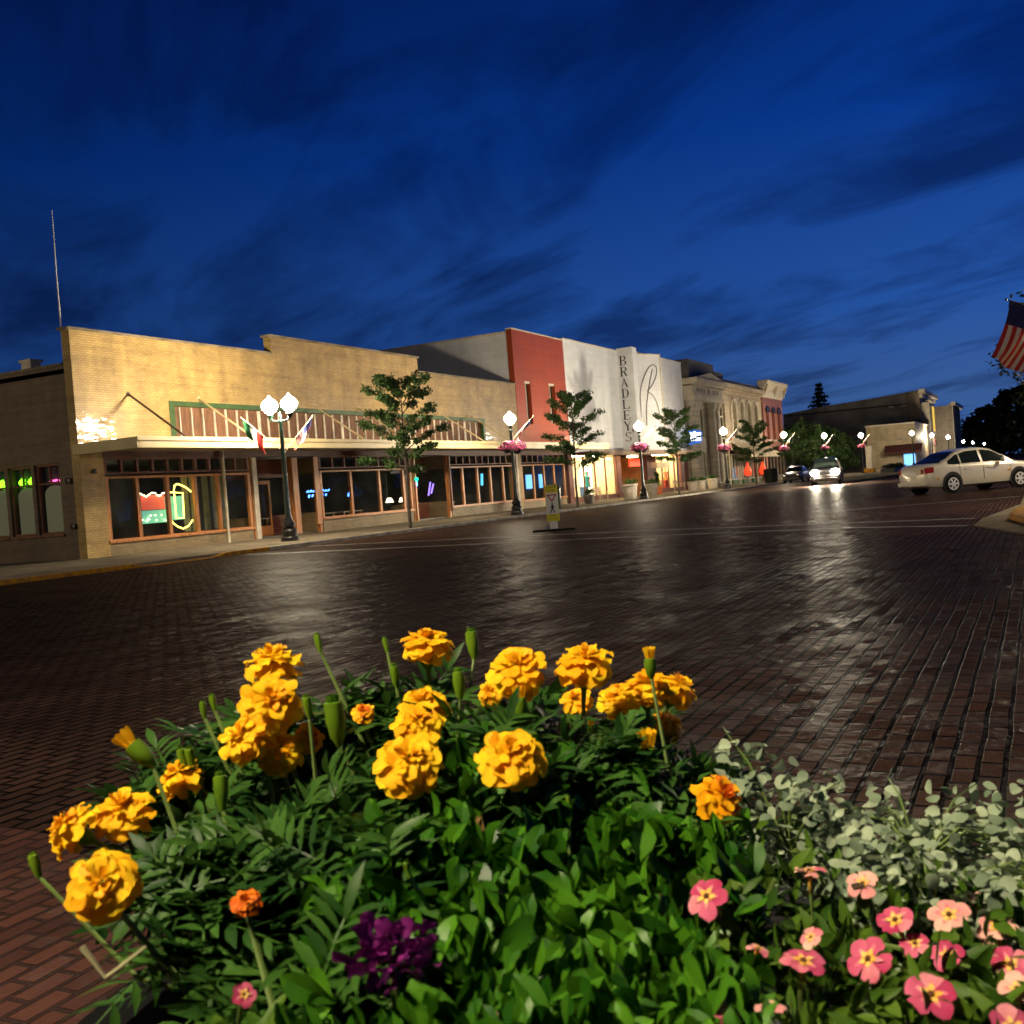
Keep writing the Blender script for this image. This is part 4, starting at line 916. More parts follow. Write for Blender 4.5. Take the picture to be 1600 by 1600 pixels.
spots = [
 (43.58, 21.4, 1, 'single globe street lamp with pink baskets before the red panelled wall'),
 (61.04, 21.4, 1, 'single globe street lamp with baskets in front of the lettered white pylon'),
 (80.29, 21.4, 1, 'single globe street lamp with pink baskets beside the stone bank'),
 (101.8, 21.4, 1, 'single globe street lamp by the dark barrel at the red brick building'),
 (117.39, 20.4, 1, 'street lamp above the left headlight of the oncoming dark vehicle'),
 (129.46, 18.33, 1, 'street lamp with flag starting the second block, left of the low white building'),
 (147.5, 14.5, 0, 'far street lamp in front of the low white building awning'),
 (187.8, 13.3+2.2, 0, 'far street lamp below the lit amber bay window'),
 (207.37, 14.4, 0, 'far street lamp just right of the bay windowed corner building'),
 (268.3, 15.38, 0, 'far street lamp below the narrow grey building, at the wood edge'),
 (308.52, 15.37, 0, 'distant street lamp, second from the end of the row'),
 (372.27, 15.2, 0, 'most distant street lamp, last lit globe of the row'),
]
spots[6] = (140.0, 13.8, 0, spots[6][3]); spots[7] = (165.0, 13.6, 0, spots[7][3]); spots[8] = (191.8, 13.3, 0, spots[8][3])
first = {0: plain, 1: single}; used = set()
for x, y, k, lab in spots:
    o = first[k] if k not in used else copy_tree(first[k]); used.add(k)
    o.location = (x, y, 0); props(o, lab, 'street lamp', LG); LAMPS.append(o)
# lamps on the near side of the avenue, beside and behind the photographer
for x, y, lab in ((-1.35, 1.5, 'near side street lamp behind the flower planter, outside the photo'), (26.2, -2.2, 'near side street lamp holding the large flag by the yellow corner kerb'), (40, -3.4, 'near side street lamp beyond the champagne sedan, second along the right hand kerb'),
                  (9.0, 34.0, 'street lamp across the side street from the dark brick wall')):
    o = copy_tree(plain); o.location = (x, y, ZR if x < 20 else 0); props(o, lab, 'street lamp', LG)

# hanging baskets
def basket_proto(seed):
    R = random.Random(seed)
    o = empty('hanging_basket', (0, 0, 0))
    MB().lathe([(0.02, -.26), (.16, -.22), (.25, -.10), (.27, 0), (.25, .0), (.02, -.02)], 12).build('bowl', 'barrel', o, smooth=True)
    mb = MB()
    for i in range(420):
        a = R.uniform(0, 2*PI); ph = R.uniform(-.5, 1.5); r_ = R.uniform(.27, .46)
        p_ = V((r_*math.cos(a)*math.cos(ph*.9), r_*math.sin(a)*math.cos(ph*.9), .02+.30*math.sin(ph)*R.uniform(.8, 1.05)))
        n_ = p_.normalized()+V((R.uniform(-.4, .4), R.uniform(-.4, .4), R.uniform(-.2, .4))); n_.normalize()
        u = n_.orthogonal().normalized(); w_ = n_.cross(u); s_ = R.uniform(.03, .055)
        mb.add([p_+(u*math.cos(t*2*PI/5)+w_*math.sin(t*2*PI/5))*s_+n_*(.01 if t % 2 else 0) for t in range(5)], [(0, 1, 2, 3, 4)], 0 if R.random() < .72 else 1)
    mb.build('flowers', ['basket_pink', 'leaf_mid'], o)
    ch_ = MB()
    for t in range(3): ch_.tube([(.25*math.cos(t*2.1), .25*math.sin(t*2.1), 0), (0, 0, .36)], .006, 4)
    ch_.build('chain', 'dark_metal', o)
    return o
bp_ = basket_proto(3); firstb = True
where = ['the lamp before the red panelled wall', 'the lamp before the lettered pylon', 'the lamp beside the stone bank', 'the lamp by the dark barrel', 'the lamp above the left headlight', 'the second block corner lamp']
for li, lo in enumerate(LAMPS[:6]):
    for s_ in (-1, 1):
        o = bp_ if firstb else copy_tree(bp_); firstb = False
        o.location = (lo.location.x+s_*.46, lo.location.y, 3.05); o.rotation_euler = (0, 0, rv(0, 6)); sc_ = rv(.95, 1.1); o.scale = (sc_, sc_, sc_)
        props(o, f"pink flower hanging basket on the {'left' if s_ < 0 else 'right'} of {where[li]}", 'hanging basket', 'pink hanging baskets on the lamps')

# flags on the lamps: hoist along a slanting pole, fly hanging down
def flag(name, base, tip, label, hoist=.9, fly=1.25, drift=(0, 0.15, 0), kind='stripes', thick=.012, seed=1):
    R = random.Random(seed); base, tip = V(base), V(tip)
    o = empty(name, base, label, 'flag', 'flags on the street lamps')
    pl = MB().tube([base, tip], [.016, .012], 6); pl.build('pole', 'dark_metal' if 'large' in label else 'pole_wood', o)
    MB().sphere(tip, .028, 8, 6).build('finial', 'dark_metal' if 'large' in label else 'pole_wood', o)
    ax_ = (base-tip).normalized(); dr = V(drift); ph = R.uniform(0, 6)
    def fn(u, v):
        p_ = tip+ax_*(0.06+hoist*u*(1-.25*v))
        side = ax_.cross(V((0, 0, 1))).normalized()
        return p_+V((0, 0, -fly*v*(1-.12*math.sin(2.2*u+ph))))+dr*v*v+side*(.07*math.sin(9*u+4*v+ph)*(.2+v))
    def mi(u, v):
        if kind == 'stripes':
            if u < 7/13 and v < .4: return 2
            return int(u*13) % 2
        return 3 if u < .34 else (1 if u < .66 else 0)
    MB().grid(fn, 26, 12, mi).build('cloth', ['flag_red', 'flag_white', 'flag_blue', 'flag_green'], o, smooth=True, auto=180)
    return o
fl = twin.location
flag('lamp_flag', (fl.x-.05, fl.y+.1, 3.1), (fl.x-1.05, fl.y+.78, 4.2), 'green white and red flag hanging on the left of the twin lamp', fly=.75, kind='tri', drift=(.15, -.1, 0), seed=4)
flag('lamp_flag', (fl.x+.05, fl.y-.1, 3.05), (fl.x+.9, fl.y-.65, 4.15), 'striped flag with blue canton on the right of the twin lamp', fly=.7, drift=(-.25, .15, 0), seed=2)
for li, (lab, sd) in enumerate((('striped flag on the lamp before the red panelled wall', 3), ('narrow furled striped flag on the lamp before the pylon', 5), ('striped flag on the lamp beside the stone bank', 6), ('striped flag on the lamp by the dark barrel', 8), ('small striped flag on the lamp above the left headlight', 9), ('drooping striped flag on the lamp at the near end of the second block', 11))):
    q = LAMPS[li].location
    flag('lamp_flag', (q.x+.03, q.y-.06, 3.45), (q.x+.75, q.y-.85, 4.45), lab, fly=(.55 if li != 1 else .18), drift=(-.1, .35 if li != 1 else .05, 0), seed=sd)
flag('lamp_flag', (26.1, -2.1, 3.3), (24.45, .40, 4.25), 'large flag with red and white stripes hanging at the right edge of the photo', hoist=1.15, fly=1.15, drift=(0, .42, 0), seed=12)

# ================================================================== TREES
def leaf_cloud(mb, R, c, r, n, size, squash=.75, droop=.4):
    for _ in range(n):
        d = V((R.gauss(0, 1), R.gauss(0, 1), R.gauss(0, 1))); d.normalize()
        p_ = c+V((d.x*r, d.y*r, d.z*r*squash))*R.random()**.45
        t = V((R.gauss(0, 1), R.gauss(0, 1), R.gauss(0, .6)-droop)); t.normalize()
        s_ = t.orthogonal().normalized(); s_ = (s_*math.cos(R.uniform(0, PI))+t.cross(s_)*math.sin(R.uniform(0, PI)))
        L_ = size*R.uniform(.7, 1.3); w_ = L_*.30
        mb.add([p_, p_+t*L_*.5+s_*w_, p_+t*L_, p_+t*L_*.5-s_*w_], [(0, 1, 2, 3)])
def street_tree(loc, h, crown_w, label, seed, trunk_h=1.9, dens=1.0, group='young trees along the far pavement'):
    R = random.Random(seed); x, y, z = loc
    o = empty('street_tree', loc, label, 'tree', group)
    tr = MB(); lv = MB()
    top = V((x+R.uniform(-.15, .15), y, h*.93)); base = V((x, y, z))
    pts = [base.lerp(top, t)+V((R.uniform(-.04, .04), R.uniform(-.04, .04), 0))*(t > 0) for t in (0, .2, .4, .6, .8, 1)]
    tr.tube(pts, [.075, .06, .05, .04, .025, .01], 8)
    limbs = 20
    for i in range(limbs):
        f = i/(limbs-1); zz = trunk_h+(h*.90-trunk_h)*f
        b_ = base.lerp(top, zz/(h*.93)); a = i*2.4+R.uniform(-.4, .4)
        ln = crown_w*.5*(1.0-.55*f)*R.uniform(.75, 1.12)*(0.8+.2*(f > .1))
        rise = R.uniform(.15, .55)*ln+.5*f*ln
        e_ = b_+V((math.cos(a)*ln, math.sin(a)*ln, rise)); m_ = b_.lerp(e_, .5)+V((0, 0, .12*ln))
        tr.tube([b_, m_, e_], [.022, .014, .005], 5)
        for t in (.35, .5, .65, .8, .93, 1.06):
            q = (b_.lerp(m_, t*2) if t < .5 else m_.lerp(e_, t*2-1))
            if R.random() < .93: leaf_cloud(lv, R, q+V((R.uniform(-.1, .1), R.uniform(-.1, .1), R.uniform(-.05, .06))), R.uniform(.18, .34), int(R.uniform(70, 100)*dens), .115, .55, .6)
    leaf_cloud(lv, R, top, .28, int(40*dens), .13, 1.2, .4)
    tr.build('trunk', 'bark', o, smooth=True); lv.build('crown', 'leaf_street', o)
    return o
street_tree((34.2, 21.3, 0), 5.85, 3.7, 'young thin street tree with sparse layered crown before the yellow brick building', 11, 2.0, 1.1)
street_tree((50.5, 21.3, 0), 6.1, 3.8, 'young street tree with dark leaves before the red panel and white wall', 23, 1.9, 1.2)
street_tree((67.8, 21.3, 0), 5.7, 3.5, 'young street tree between the lettered pylon and the stone bank', 37, 1.9, 1.1)
street_tree((90.5, 21.6, 0), 5.2, 4.0, 'street tree under the arcaded building awning', 41, 1.8, 1.0)
street_tree((108.0, 22.0, 0), 5.0, 3.6, 'small street tree before the red brick building', 43, 1.8, .9)
def big_tree(loc, h, rad, label, seed, m='leaf_dark', n=60, per=70, size=.5, group=None, name='broadleaf_tree', trunk=.3, low=.18):
    R = random.Random(seed); x, y, z = loc
    o = empty(name, loc, label, 'tree', group)
    tr = MB().tube([(x, y, z), (x+.1, y, z+h*.3), (x-.1, y+.1, z+h*.65)], [trunk, trunk*.75, trunk*.3], 8)
    lv = MB()
    for i in range(n):
        f = R.random()**.8; zz = z+h*(low+(.97-low)*f); rr = rad*math.sqrt(max(.03, 1-((f-.42)/.62)**2))*R.uniform(.45, 1.0); a = R.uniform(0, 2*PI)
        c_ = V((x+rr*math.cos(a), y+rr*math.sin(a), zz))
        if i % 4 == 0: tr.tube([(x, y, z+h*.3+.2*zz*.3), tuple(V((x, y, zz)).lerp(c_, .5)-V((0, 0, h*.05))), tuple(c_)], [trunk*.35, trunk*.2, .02], 5)
        leaf_cloud(lv, R, c_, rad*R.uniform(.16, .30), per, size, .7, .3)
    tr.build('trunk', 'bark', o); lv.build('crown', m, o)
    return o
G2 = 'green trees at the cross street behind the lamps'
big_tree((131, 26, 0), 6.6, 3.8, 'bushy green tree right behind the red brick building corner', 51, 'leaf_mid', 60, 80, .40, G2)
big_tree((140, 25.0, 0), 5.9, 3.8, 'bushy green tree above the left headlight', 52, 'leaf_mid', 55, 80, .40, G2)
big_tree((146, 24.2, 0), 5.0, 3.2, 'lower bushy green tree left of the low white building', 53, 'leaf_mid', 50, 80, .36, G2)
big_tree((208, 15.3, 0), 5.4, 2.6, 'small green street tree under the amber bay window', 54, 'leaf_mid', 40, 60, .4, G2)
G3 = 'dark tall trees of the wood at the far end'
for x, y, h, r_, sd, lab in ((404, 15, 17, 9, 61, 'lowest dark tree of the distant wood, beside the narrow grey building'), (400, 4.5, 23, 10, 62, 'dark tree of the distant wood above the last street lamps'), (410, -7, 28, 13, 63, 'tallest dark tree of the distant wood near the right edge'), (370, -6, 24, 11, 64, 'dark tree of the wood at the right edge, nearest of them')):
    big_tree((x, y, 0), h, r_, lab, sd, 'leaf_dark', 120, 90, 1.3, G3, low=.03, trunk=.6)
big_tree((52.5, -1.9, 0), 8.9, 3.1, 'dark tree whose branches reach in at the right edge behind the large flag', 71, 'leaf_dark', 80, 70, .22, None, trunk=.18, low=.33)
G4 = 'added dark trees screening the sky on the right hand side'  # unseen trees added to keep sky reflections off the shop windows
t0_ = big_tree((62, -10, ZR), 9.5, 4.6, 'dark bushy tree added out of view to screen sky from the shop glass', 72, 'leaf_dark', 90, 70, .6, G4, trunk=.25, low=.04)
for k, (x, y) in enumerate(((74, -11), (87, -10.5), (101, -12), (116, -11), (133, -13), (49, -12))):
    t_ = copy_tree(t0_); t_.location = (x, y, ZR); t_.rotation_euler = (0, 0, k*1.1)
# spruce
def spruce(loc, h, rad, label, seed):
    R = random.Random(seed); x, y, z = loc
    o = empty('spruce_tree', loc, label, 'tree')
    MB().tube([(x, y, z), (x, y, z+h*.97)], [.22, .03], 8).build('trunk', 'bark', o)
    lv = MB()
    for i in range(22):
        f = i/21; zz = z+h*(.12+.88*f); ln = rad*(1-f)**.9+.12
        for k in range(max(4, int(11*(1-f)+4))):
            a = R.uniform(0, 2*PI); l_ = ln*R.uniform(.7, 1.1)
            for t in range(6):
                tt = t/5; c_ = V((x+math.cos(a)*l_*tt, y+math.sin(a)*l_*tt, zz-.25*l_*tt+.1*tt*tt*l_))
                leaf_cloud(lv, R, c_, .30, 7, .42, .4, .5)
    lv.build('crown', 'needle', o)
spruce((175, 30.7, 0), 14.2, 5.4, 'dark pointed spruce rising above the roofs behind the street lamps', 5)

# ================================================================== STREET FURNITURE
# in-street crossing sign
s0 = V((27.1, 12.2, ZR)); tocam = V((-.91, -.41, 0)).normalized()
sgn = empty('crossing_sign', s0, 'yellow and white pedestrian crossing sign standing in the brick road on a black base', 'sign', rz=math.atan2(tocam.x, -tocam.y))
def SG(mb, name, m, **k): return mb.build(name, m, sgn, world=False, **k)
SG(MB().prism([(-.62, 0), (.62, 0), (.56, .055), (-.56, .055)], -.14, .14, 'y'), 'base', 'rubber', bevel=.01)
SG(MB().box(-.11, .11, -.015, .015, .055, .27), 'flex_post', 'sign_white', bevel=.005)
pn = SG(MB().box(-.175, .175, -.014, .014, .27, 1.28), 'panel', 'sign_yellow', bevel=.006)
MB().box(-.165, .165, -.0165, -.0145, .47, 1.06).build('white_field', 'sign_white', pn, world=False)
MB().add([(-.15, -.0185, 1.02), (0, -.0185, .80), (.15, -.0185, 1.02)], [(0, 1, 2)]).build('yield_triangle', 'sign_red', pn, world=False)
MB().add([(-.085, -.0205, .985), (0, -.0205, .862), (.085, -.0205, .985)], [(0, 1, 2)]).build('triangle_centre', 'sign_white', pn, world=False)
pd = MB()
def lim(a, b_, w_): 
    a, b_ = V((a[0], -.0185, a[1])), V((b_[0], -.0185, b_[1])); t = (b_-a).normalized(); n_ = V((-t.z, 0, t.x))*w_/2
    pd.add([a-n_, b_-n_, b_+n_, a+n_], [(0, 1, 2, 3)])
pd.add([(.0+.026*math.cos(i*PI/5), -.0185, .755+.026*math.sin(i*PI/5)) for i in range(10)], [tuple(range(10))])
lim((0, .725), (0, .615), .05); lim((-.005, .62), (-.07, .50), .03); lim((.005, .62), (.06, .505), .03); lim((0, .71), (-.07, .63), .02); lim((0, .71), (.065, .64), .02)
pd.build('walking_figure', 'ink', pn, world=False)
tx = MB()
for s_, z, sz in (('STATE', 1.22, .095), ('LAW', 1.125, .095), ('WITHIN', .42, .065), ('CROSSWALK', .345, .055)):
    text_mesh(s_, sz, lambda a, b_, z=z: (a, -.0165, z+b_), tx)
tx.build('lettering', 'ink', pn, world=False)

def pot(x, y, r, h, m, label, plant='low', seed=1):
    R = random.Random(seed)
    o = empty('plant_pot', (x, y, 0), label, 'plant pot', 'plant pots on the far pavement')
    MB().lathe([(r*.72, 0), (r*.78, .05), (r*.95, h*.85), (r*1.05, h*.88), (r*1.06, h), (r*.93, h), (r*.9, h*.9), (0, h*.9)], 18, (x, y, 0)).build('pot', m, o, smooth=True)
    lv = MB()
    p_ = empty('potted_plant', (x, y, h*.9), ('conical evergreen shrub' if plant == 'cone' else 'low leafy plant')+' growing in the '+label, 'plant', 'plants in the pavement pots')
    if plant == 'cone':
        for i in range(40): f = i/39; leaf_cloud(lv, R, V((x+R.uniform(-.1, .1), y+R.uniform(-.1, .1), h*.95+1.1*f)), .34*(1-f)+.04, 30, .09, .6, 0)
    else:
        for i in range(10): leaf_cloud(lv, R, V((x+R.uniform(-.6, .6)*r, y+R.uniform(-.6, .6)*r, h+R.uniform(.05, .2))), r*.45, 40, .10, .7, -.4)
    lv.build('foliage', 'leaf_mid', p_)
pot(57.2, 23.4, .32, .55, 'pot_grey', 'small grey pot by the lit display window', seed=2)
pot(63.6, 23.2, .52, .95, 'pot_white', 'large flared white pot left of the pylon lamp', seed=3)
pot(71.2, 24.4, .50, .85, 'pot_grey', 'wide grey pot right of the shop entrance', seed=4)
pot(75.0, 25.2, .42, .62, 'pot_orange', 'terracotta pot before the right display window', 'cone', seed=5)
pot(78.6, 23.6, .45, .75, 'pot_white', 'white pot nearest the store end pier', seed=6)
pot(82.2, 24.0, .45, .75, 'pot_white', 'white pot in the middle before the bank columns', seed=7)
pot(86.0, 24.1, .50, .85, 'pot_white', 'white pot beside the bank lamp post', seed=8)
# bin and barrel
o = empty('litter_bin', (49.2, 21.9, 0), 'slim dark green litter bin on the kerb behind the crossing sign', 'bin')
MB().lathe([(.22, 0), (.24, .05), (.24, 1.0), (.27, 1.02), (.27, 1.08), (.24, 1.1)], 16, (49.2, 21.9, 0)).build('body', 'lamp_iron', o, smooth=True)
MB().lathe([(.25, 1.1), (.2, 1.24), (.08, 1.3), (0, 1.31)], 16, (49.2, 21.9, 0)).build('lid', 'black_iron', o, smooth=True)
o = empty('planter_barrel', (97.5, 21.9, 0), 'large black barrel planter at the kerb left of the oncoming headlights', 'barrel')
MB().lathe([(.52, 0), (.62, .4), (.66, .8), (.60, 1.25), (.62, 1.3), (.55, 1.3), (0, 1.22)], 18, (97.5, 21.9, 0)).build('body', 'barrel', o, smooth=True)
for z in (.25, 1.05): MB().lathe([(.60, z), (.66, z), (.66, z+.08), (.60, z+.08)], 18, (97.5, 21.9, 0)).build('hoop', 'dark_metal', o)
def bench(x, y, label, rz=0):
    o = empty('park_bench', (x, y, 0), label, 'bench')
    s_ = MB()
    for k in range(4): s_.box(x-.8, x+.8, y-.22+k*.11, y-.13+k*.11, .43, .46)
    s_.build('seat', 'bench_wood', o)
    b_ = MB()
    for k in range(3): b_.box(x-.8, x+.8, y+.24+k*.02, y+.27+k*.02, .55+k*.13, .65+k*.13)
    b_.build('backrest', 'bench_wood', o)
    for sx in (-.7, .7):
        each(o, 'leg', 'bench_wood', [(x+sx-.03, x+sx+.03, y-.22, y-.16, 0, .62), (x+sx-.03, x+sx+.03, y+.20, y+.26, 0, .5)])
        MB().box(x+sx-.035, x+sx+.035, y-.26, y+.24, .62, .66).build('armrest', 'bench_wood', o)
bench(63.9, 25.3, 'weathered wooden bench under the bright display window')
bench(83.6, 26.2, 'dark wooden bench between the white pots before the bank')
# pale pillar and hedge trough by the second block kerb
o = empty('stone_bollard_pillar', (126.5, 17.2, 0), 'pale square pillar with yellow foot beside the second block lamp', 'pillar')
MB().box(126.2, 126.8, 16.9, 17.5, .5, 3.0).build('shaft', 'cream_paint', o)
MB().prism([(125.9, 16.6), (127.1, 16.6), (127.1, 17.8), (125.9, 17.8)], 0.02, .5, 'z').build('foot', 'kerb_yellow', o, bevel=.1)
o = empty('planting_trough', (118, 13.5, 0.02), 'long dark green planted trough along the second block pavement edge', 'planter')
MB().box(112, 124, 12.9, 14.2, .02, .42).build('trough', 'barrel', o)
lv = MB(); R = random.Random(9)
for i in range(40): leaf_cloud(lv, R, V((R.uniform(112.3, 123.7), R.uniform(13, 14), R.uniform(.45, .7))), .4, 25, .22, .5, 0)
lv.build('foliage', 'leaf_dark', o)

# ================================================================== VEHICLES
def interp(t, pts):
    if t <= pts[0][0]: return pts[0][1]
    for (a, va), (b_, vb) in zip(pts, pts[1:]):
        if t <= b_:
            k = (t-a)/(b_-a); k = k*k*(3-2*k)*.5+k*.5
            return va+(vb-va)*k
    return pts[-1][1]
def car(loc, heading, label, paint, P, lights_on=False):
    o = empty('parked_car' if P.get('parked') else 'car', loc, label, 'car', rz=heading)
    L2, hw = P['L']/2, P['W']/2
    deck, belt = P['deck'], P['belt']
    def width(x):
        e_ = abs(x)/L2; return hw*(1-.13*max(0, (e_-.62)/.38)**2.2)*(1-.16*max(0, (e_-.90)/.10)**2)
    def sect(x):
        w_ = width(x); zd = interp(x, deck); zb = P['zb']+.10*max(0, (abs(x)/L2-.72)/.28)**2
        zs = zd-.10
        return [(0, zb), (w_*.80, zb), (w_*.95, zb+.06), (w_*1.0, zb+.22), (w_*1.0, (zb+zs)*.55), (w_*.985, zs-.08), (w_*.955, zs), (w_*.90, zs+.055), (w_*.72, zd-.01), (w_*.4, zd+.008), (0, zd+.014)]
    xs = [-L2+P['L']*i/44 for i in range(45)]
    mb = MB(); nS = len(sect(0))
    ring = []
    for x in xs:
        s_ = sect(x); pts_ = [(x, a, b_) for a, b_ in s_]+[(x, -a, b_) for a, b_ in reversed(s_[1:-1])]
        ring.append(pts_)
    n_ = len(ring[0])
    mb.add([p_ for r_ in ring for p_ in r_], [(i*n_+j, (i+1)*n_+j, (i+1)*n_+(j+1) % n_, i*n_+(j+1) % n_) for i in range(44) for j in range(n_)]+[tuple(range(n_)), tuple(range(45*n_-1, 44*n_-1, -1))])
    mb.build('body', paint, o, world=False, smooth=True, auto=50)
    # cabin
    cab = P['cabin']; x0, x1 = cab[0][0], cab[-1][0]; bl = P['beltz']
    cx = [x0+(x1-x0)*i/30 for i in range(31)]
    def csec(x):
        zr = interp(x, cab); f = (zr-bl)/(P['H']-bl); w0 = hw*.93; wr = hw*(.93-.25*f)
        return w0, wr, zr
    def side(x, t, s_=1, off_=0):
        w0, wr, zr = csec(x); return V((x, s_*(w0+(wr-w0)*t+off_), bl-.02+(zr-.05-bl+.02)*t))
    def top(x, u, off_=0):
        w0, wr, zr = csec(x); return V((x, wr*u, zr-.05+.05*math.sqrt(max(0, 1-abs(u)**3))+off_))
    mb = MB(); ring = []
    for x in cx:
        r_ = [side(x, 0), side(x, .5), side(x, 1)]+[top(x, u) for u in (.9, .6, .2, -.2, -.6, -.9)]+[side(x, 1, -1), side(x, .5, -1), side(x, 0, -1)]
        ring.append(r_)
    n_ = len(ring[0])
    mb.add([p_ for r_ in ring for p_ in r_], [(i*n_+j, (i+1)*n_+j, (i+1)*n_+j+1, i*n_+j+1) for i in range(30) for j in range(n_-1)]+[tuple(range(n_)), tuple(range(31*n_-1, 30*n_-1, -1))])
    mb.build('cabin', paint, o, world=False, smooth=True, auto=60)
    for wa, wb in P['windows']:
        for s_ in (1, -1):
            mb = MB()
            def ok(x): return csec(x)[2]-bl
            mb.grid(lambda u, v: side(wa+(wb-wa)*u, .10+.80*v, s_, .012), 16, 4)
            mb.build('side_window', 'car_glass', o, world=False, smooth=True)
    for (a, b_), nm in ((P['rear_glass'], 'rear_window'), (P['front_glass'], 'windscreen')):
        MB().grid(lambda u, v: top(a+(b_-a)*u, -.86+1.72*v, .012), 10, 8).build(nm, 'car_glass', o, world=False, smooth=True)
    # door shut lines and handles
    for s_ in (1, -1):
        for dx in P['shut']:
            w_ = width(dx); sc_ = sect(dx); mb = MB()
            pts_ = [(dx, s_*(a+.004), b_) for a, b_ in sc_[3:8]]
            mb.tube(pts_, .006, 4); mb.build('shut_line', 'ink', o, world=False)
        for dx in P['handles']:
            MB().box(dx-.10, dx+.10, s_*width(dx)-.02, s_*width(dx)+.025, P['beltz']-.17, P['beltz']-.135).build('door_handle', paint, o, world=False, bevel=.008)
        # mirror
        mx = P['windows'][-1][1]-.18
        MB().sphere((mx, s_*(hw+.07), bl+.06), .10, 10, 6, sq=(.6, 1, .75)).build('mirror', paint, o, world=False, smooth=True)
    # wheels
    for wx in P['wheels']:
        for s_ in (1, -1):
            yw = s_*(width(wx)+.012); R_ = P['R']
            MB().lathe([(0, -.0), (R_+.065, -.0), (R_+.065, .012), (0, .012)] if s_ > 0 else [(0, .0), (R_+.065, .0), (R_+.065, -.012), (0, -.012)], 28, (wx, s_*width(wx)-s_*.004, R_+.02), 'y').build('wheel_arch', 'ink', o, world=False)
            wh = MB().lathe([(R_*.62, -.20*s_), (R_*.96, -.19*s_), (R_, -.15*s_), (R_, -.03*s_), (R_*.95, .012*s_), (R_*.66, .022*s_), (R_*.62, .0)], 28, (wx, yw, R_), 'y').build('wheel', 'rubber', o, world=False, smooth=True)
            rm = MB().lathe([(R_*.57, .008*s_), (0, .004*s_)], 24, (wx, yw, R_), 'y', mi=1).lathe([(R_*.66, .024*s_), (R_*.60, .030*s_), (R_*.54, .012*s_)], 24, (wx, yw, R_), 'y', cap=False).lathe([(R_*.16, .010*s_), (R_*.14, .032*s_), (0, .034*s_)], 12, (wx, yw, R_), 'y')
            for k in range(6):
                a = k*PI/3; ca_, sa_ = math.cos(a), math.sin(a)
                rm.add([(wx+ca_*r_*R_-sa_*q*R_, yw+s_*.026, R_+sa_*r_*R_+ca_*q*R_) for r_, q in ((.10, -.09), (.58, -.10), (.58, .10), (.10, .09))], [(0, 1, 2, 3)])
            rm.build('rim', ['hub_silver', 'ink'], wh, world=False)
    zd = interp(-L2, deck)
    for s_ in (1, -1):
        # tail light wraps the rear corner
        mb = MB()
        def tl(u, v):
            x = -L2+.03+.24*u; w_ = width(x); z = P['tailz']-.10+.19*v+.03*u
            return V((x, s_*(w_*.985+.012), z))
        mb.grid(tl, 5, 3)
        mb.grid(lambda u, v: V((-L2-.014, s_*width(-L2)*(1.0-.17*u), P['tailz']-.10+.15*v)), 4, 3)
        mb.build('tail_light', 'tail_red', o, world=False)
        mb = MB().sphere((L2-.08, s_*hw*.66, P['headz']), .22, 12, 8, sq=(.7, 1.1, .8))
        mb.build('headlight', 'headlight' if lights_on else 'chrome', o, world=False, smooth=True)
        MB().box(L2-1.35, L2-1.25, s_*hw-.02, s_*hw+.008, .62, .66).box(-L2+.35, -L2+.45, s_*width(-L2+.4)-.02, s_*width(-L2+.4)+.01, .50, .54).build('side_marker', 'amber', o, world=False)
    MB().box(-L2-.02, -L2+.01, -.27, .27, P['tailz']-.16, P['tailz']-.03).build('licence_plate', 'sign_white', o, world=False)
    MB().box(-L2-.05, -L2+.2, -hw*.80, hw*.80, .30, .44).build('rear_bumper', paint, o, world=False, bevel=.04)
    MB().box(L2-.2, L2+.04, -hw*.80, hw*.80, .28, .48).build('front_bumper', paint, o, world=False, bevel=.04)
    MB().box(L2-.02, L2+.015, -hw*.45, hw*.45, P['headz']-.09, P['headz']+.07).build('grille', 'ink', o, world=False)
    return o
SED = dict(L=4.46, W=1.74, H=1.46, zb=.20, beltz=.93, deck=[(-2.23, .84), (-2.16, .94), (-2.02, 1.0), (-1.5, 1.02), (1.0, .97), (1.7, .90), (2.1, .76), (2.23, .64)], belt=.9,
           cabin=[(-1.78, .97), (-1.45, 1.12), (-.95, 1.36), (-.55, 1.45), (0, 1.47), (.35, 1.42), (.8, 1.20), (1.25, .96)], windows=[(-1.38, -.92), (-.86, -.12), (-.02, .82)], rear_glass=(-1.66, -.86), front_glass=(.42, 1.18),
           shut=(-.98, -.07, 1.0), handles=(-.72, .18), wheels=(-1.30, 1.32), R=.315, tailz=.80, headz=.66)
SUV = dict(L=4.7, W=1.88, H=1.76, zb=.26, beltz=1.08, deck=[(-2.35, 1.12), (-1.5, 1.14), (1.0, 1.10), (1.8, 1.04), (2.2, .92), (2.35, .74)], belt=1.0,
           cabin=[(-2.3, 1.14), (-2.2, 1.5), (-2.0, 1.74), (-.8, 1.78), (.1, 1.74), (.6, 1.5), (1.15, 1.12)], windows=[(-1.9, -1.05), (-.97, -.1), (-.02, .72)], rear_glass=(-2.28, -2.1), front_glass=(.2, 1.08),
           shut=(-1.0, -.06, .95), handles=(-.8, .15), wheels=(-1.36, 1.42), R=.36, tailz=.95, headz=.82)
rear_near = V((37.6, 2.55)); head = math.radians(-48)
hd = V((math.cos(head), math.sin(head))); nrm = V((math.sin(head), -math.cos(head)))   # right hand side of the car
ctr = rear_near-nrm*.87+hd*1.30
car((ctr.x, ctr.y, ZR), head, 'champagne coloured four door sedan crossing the junction on the right', 'car_champagne', SED)
car((72.5, 12.6, ZR), math.radians(180+7), 'dark sport utility vehicle driving towards us with both headlights lit', 'car_dark', SUV, True)
PK = dict(SED); PK['parked'] = True
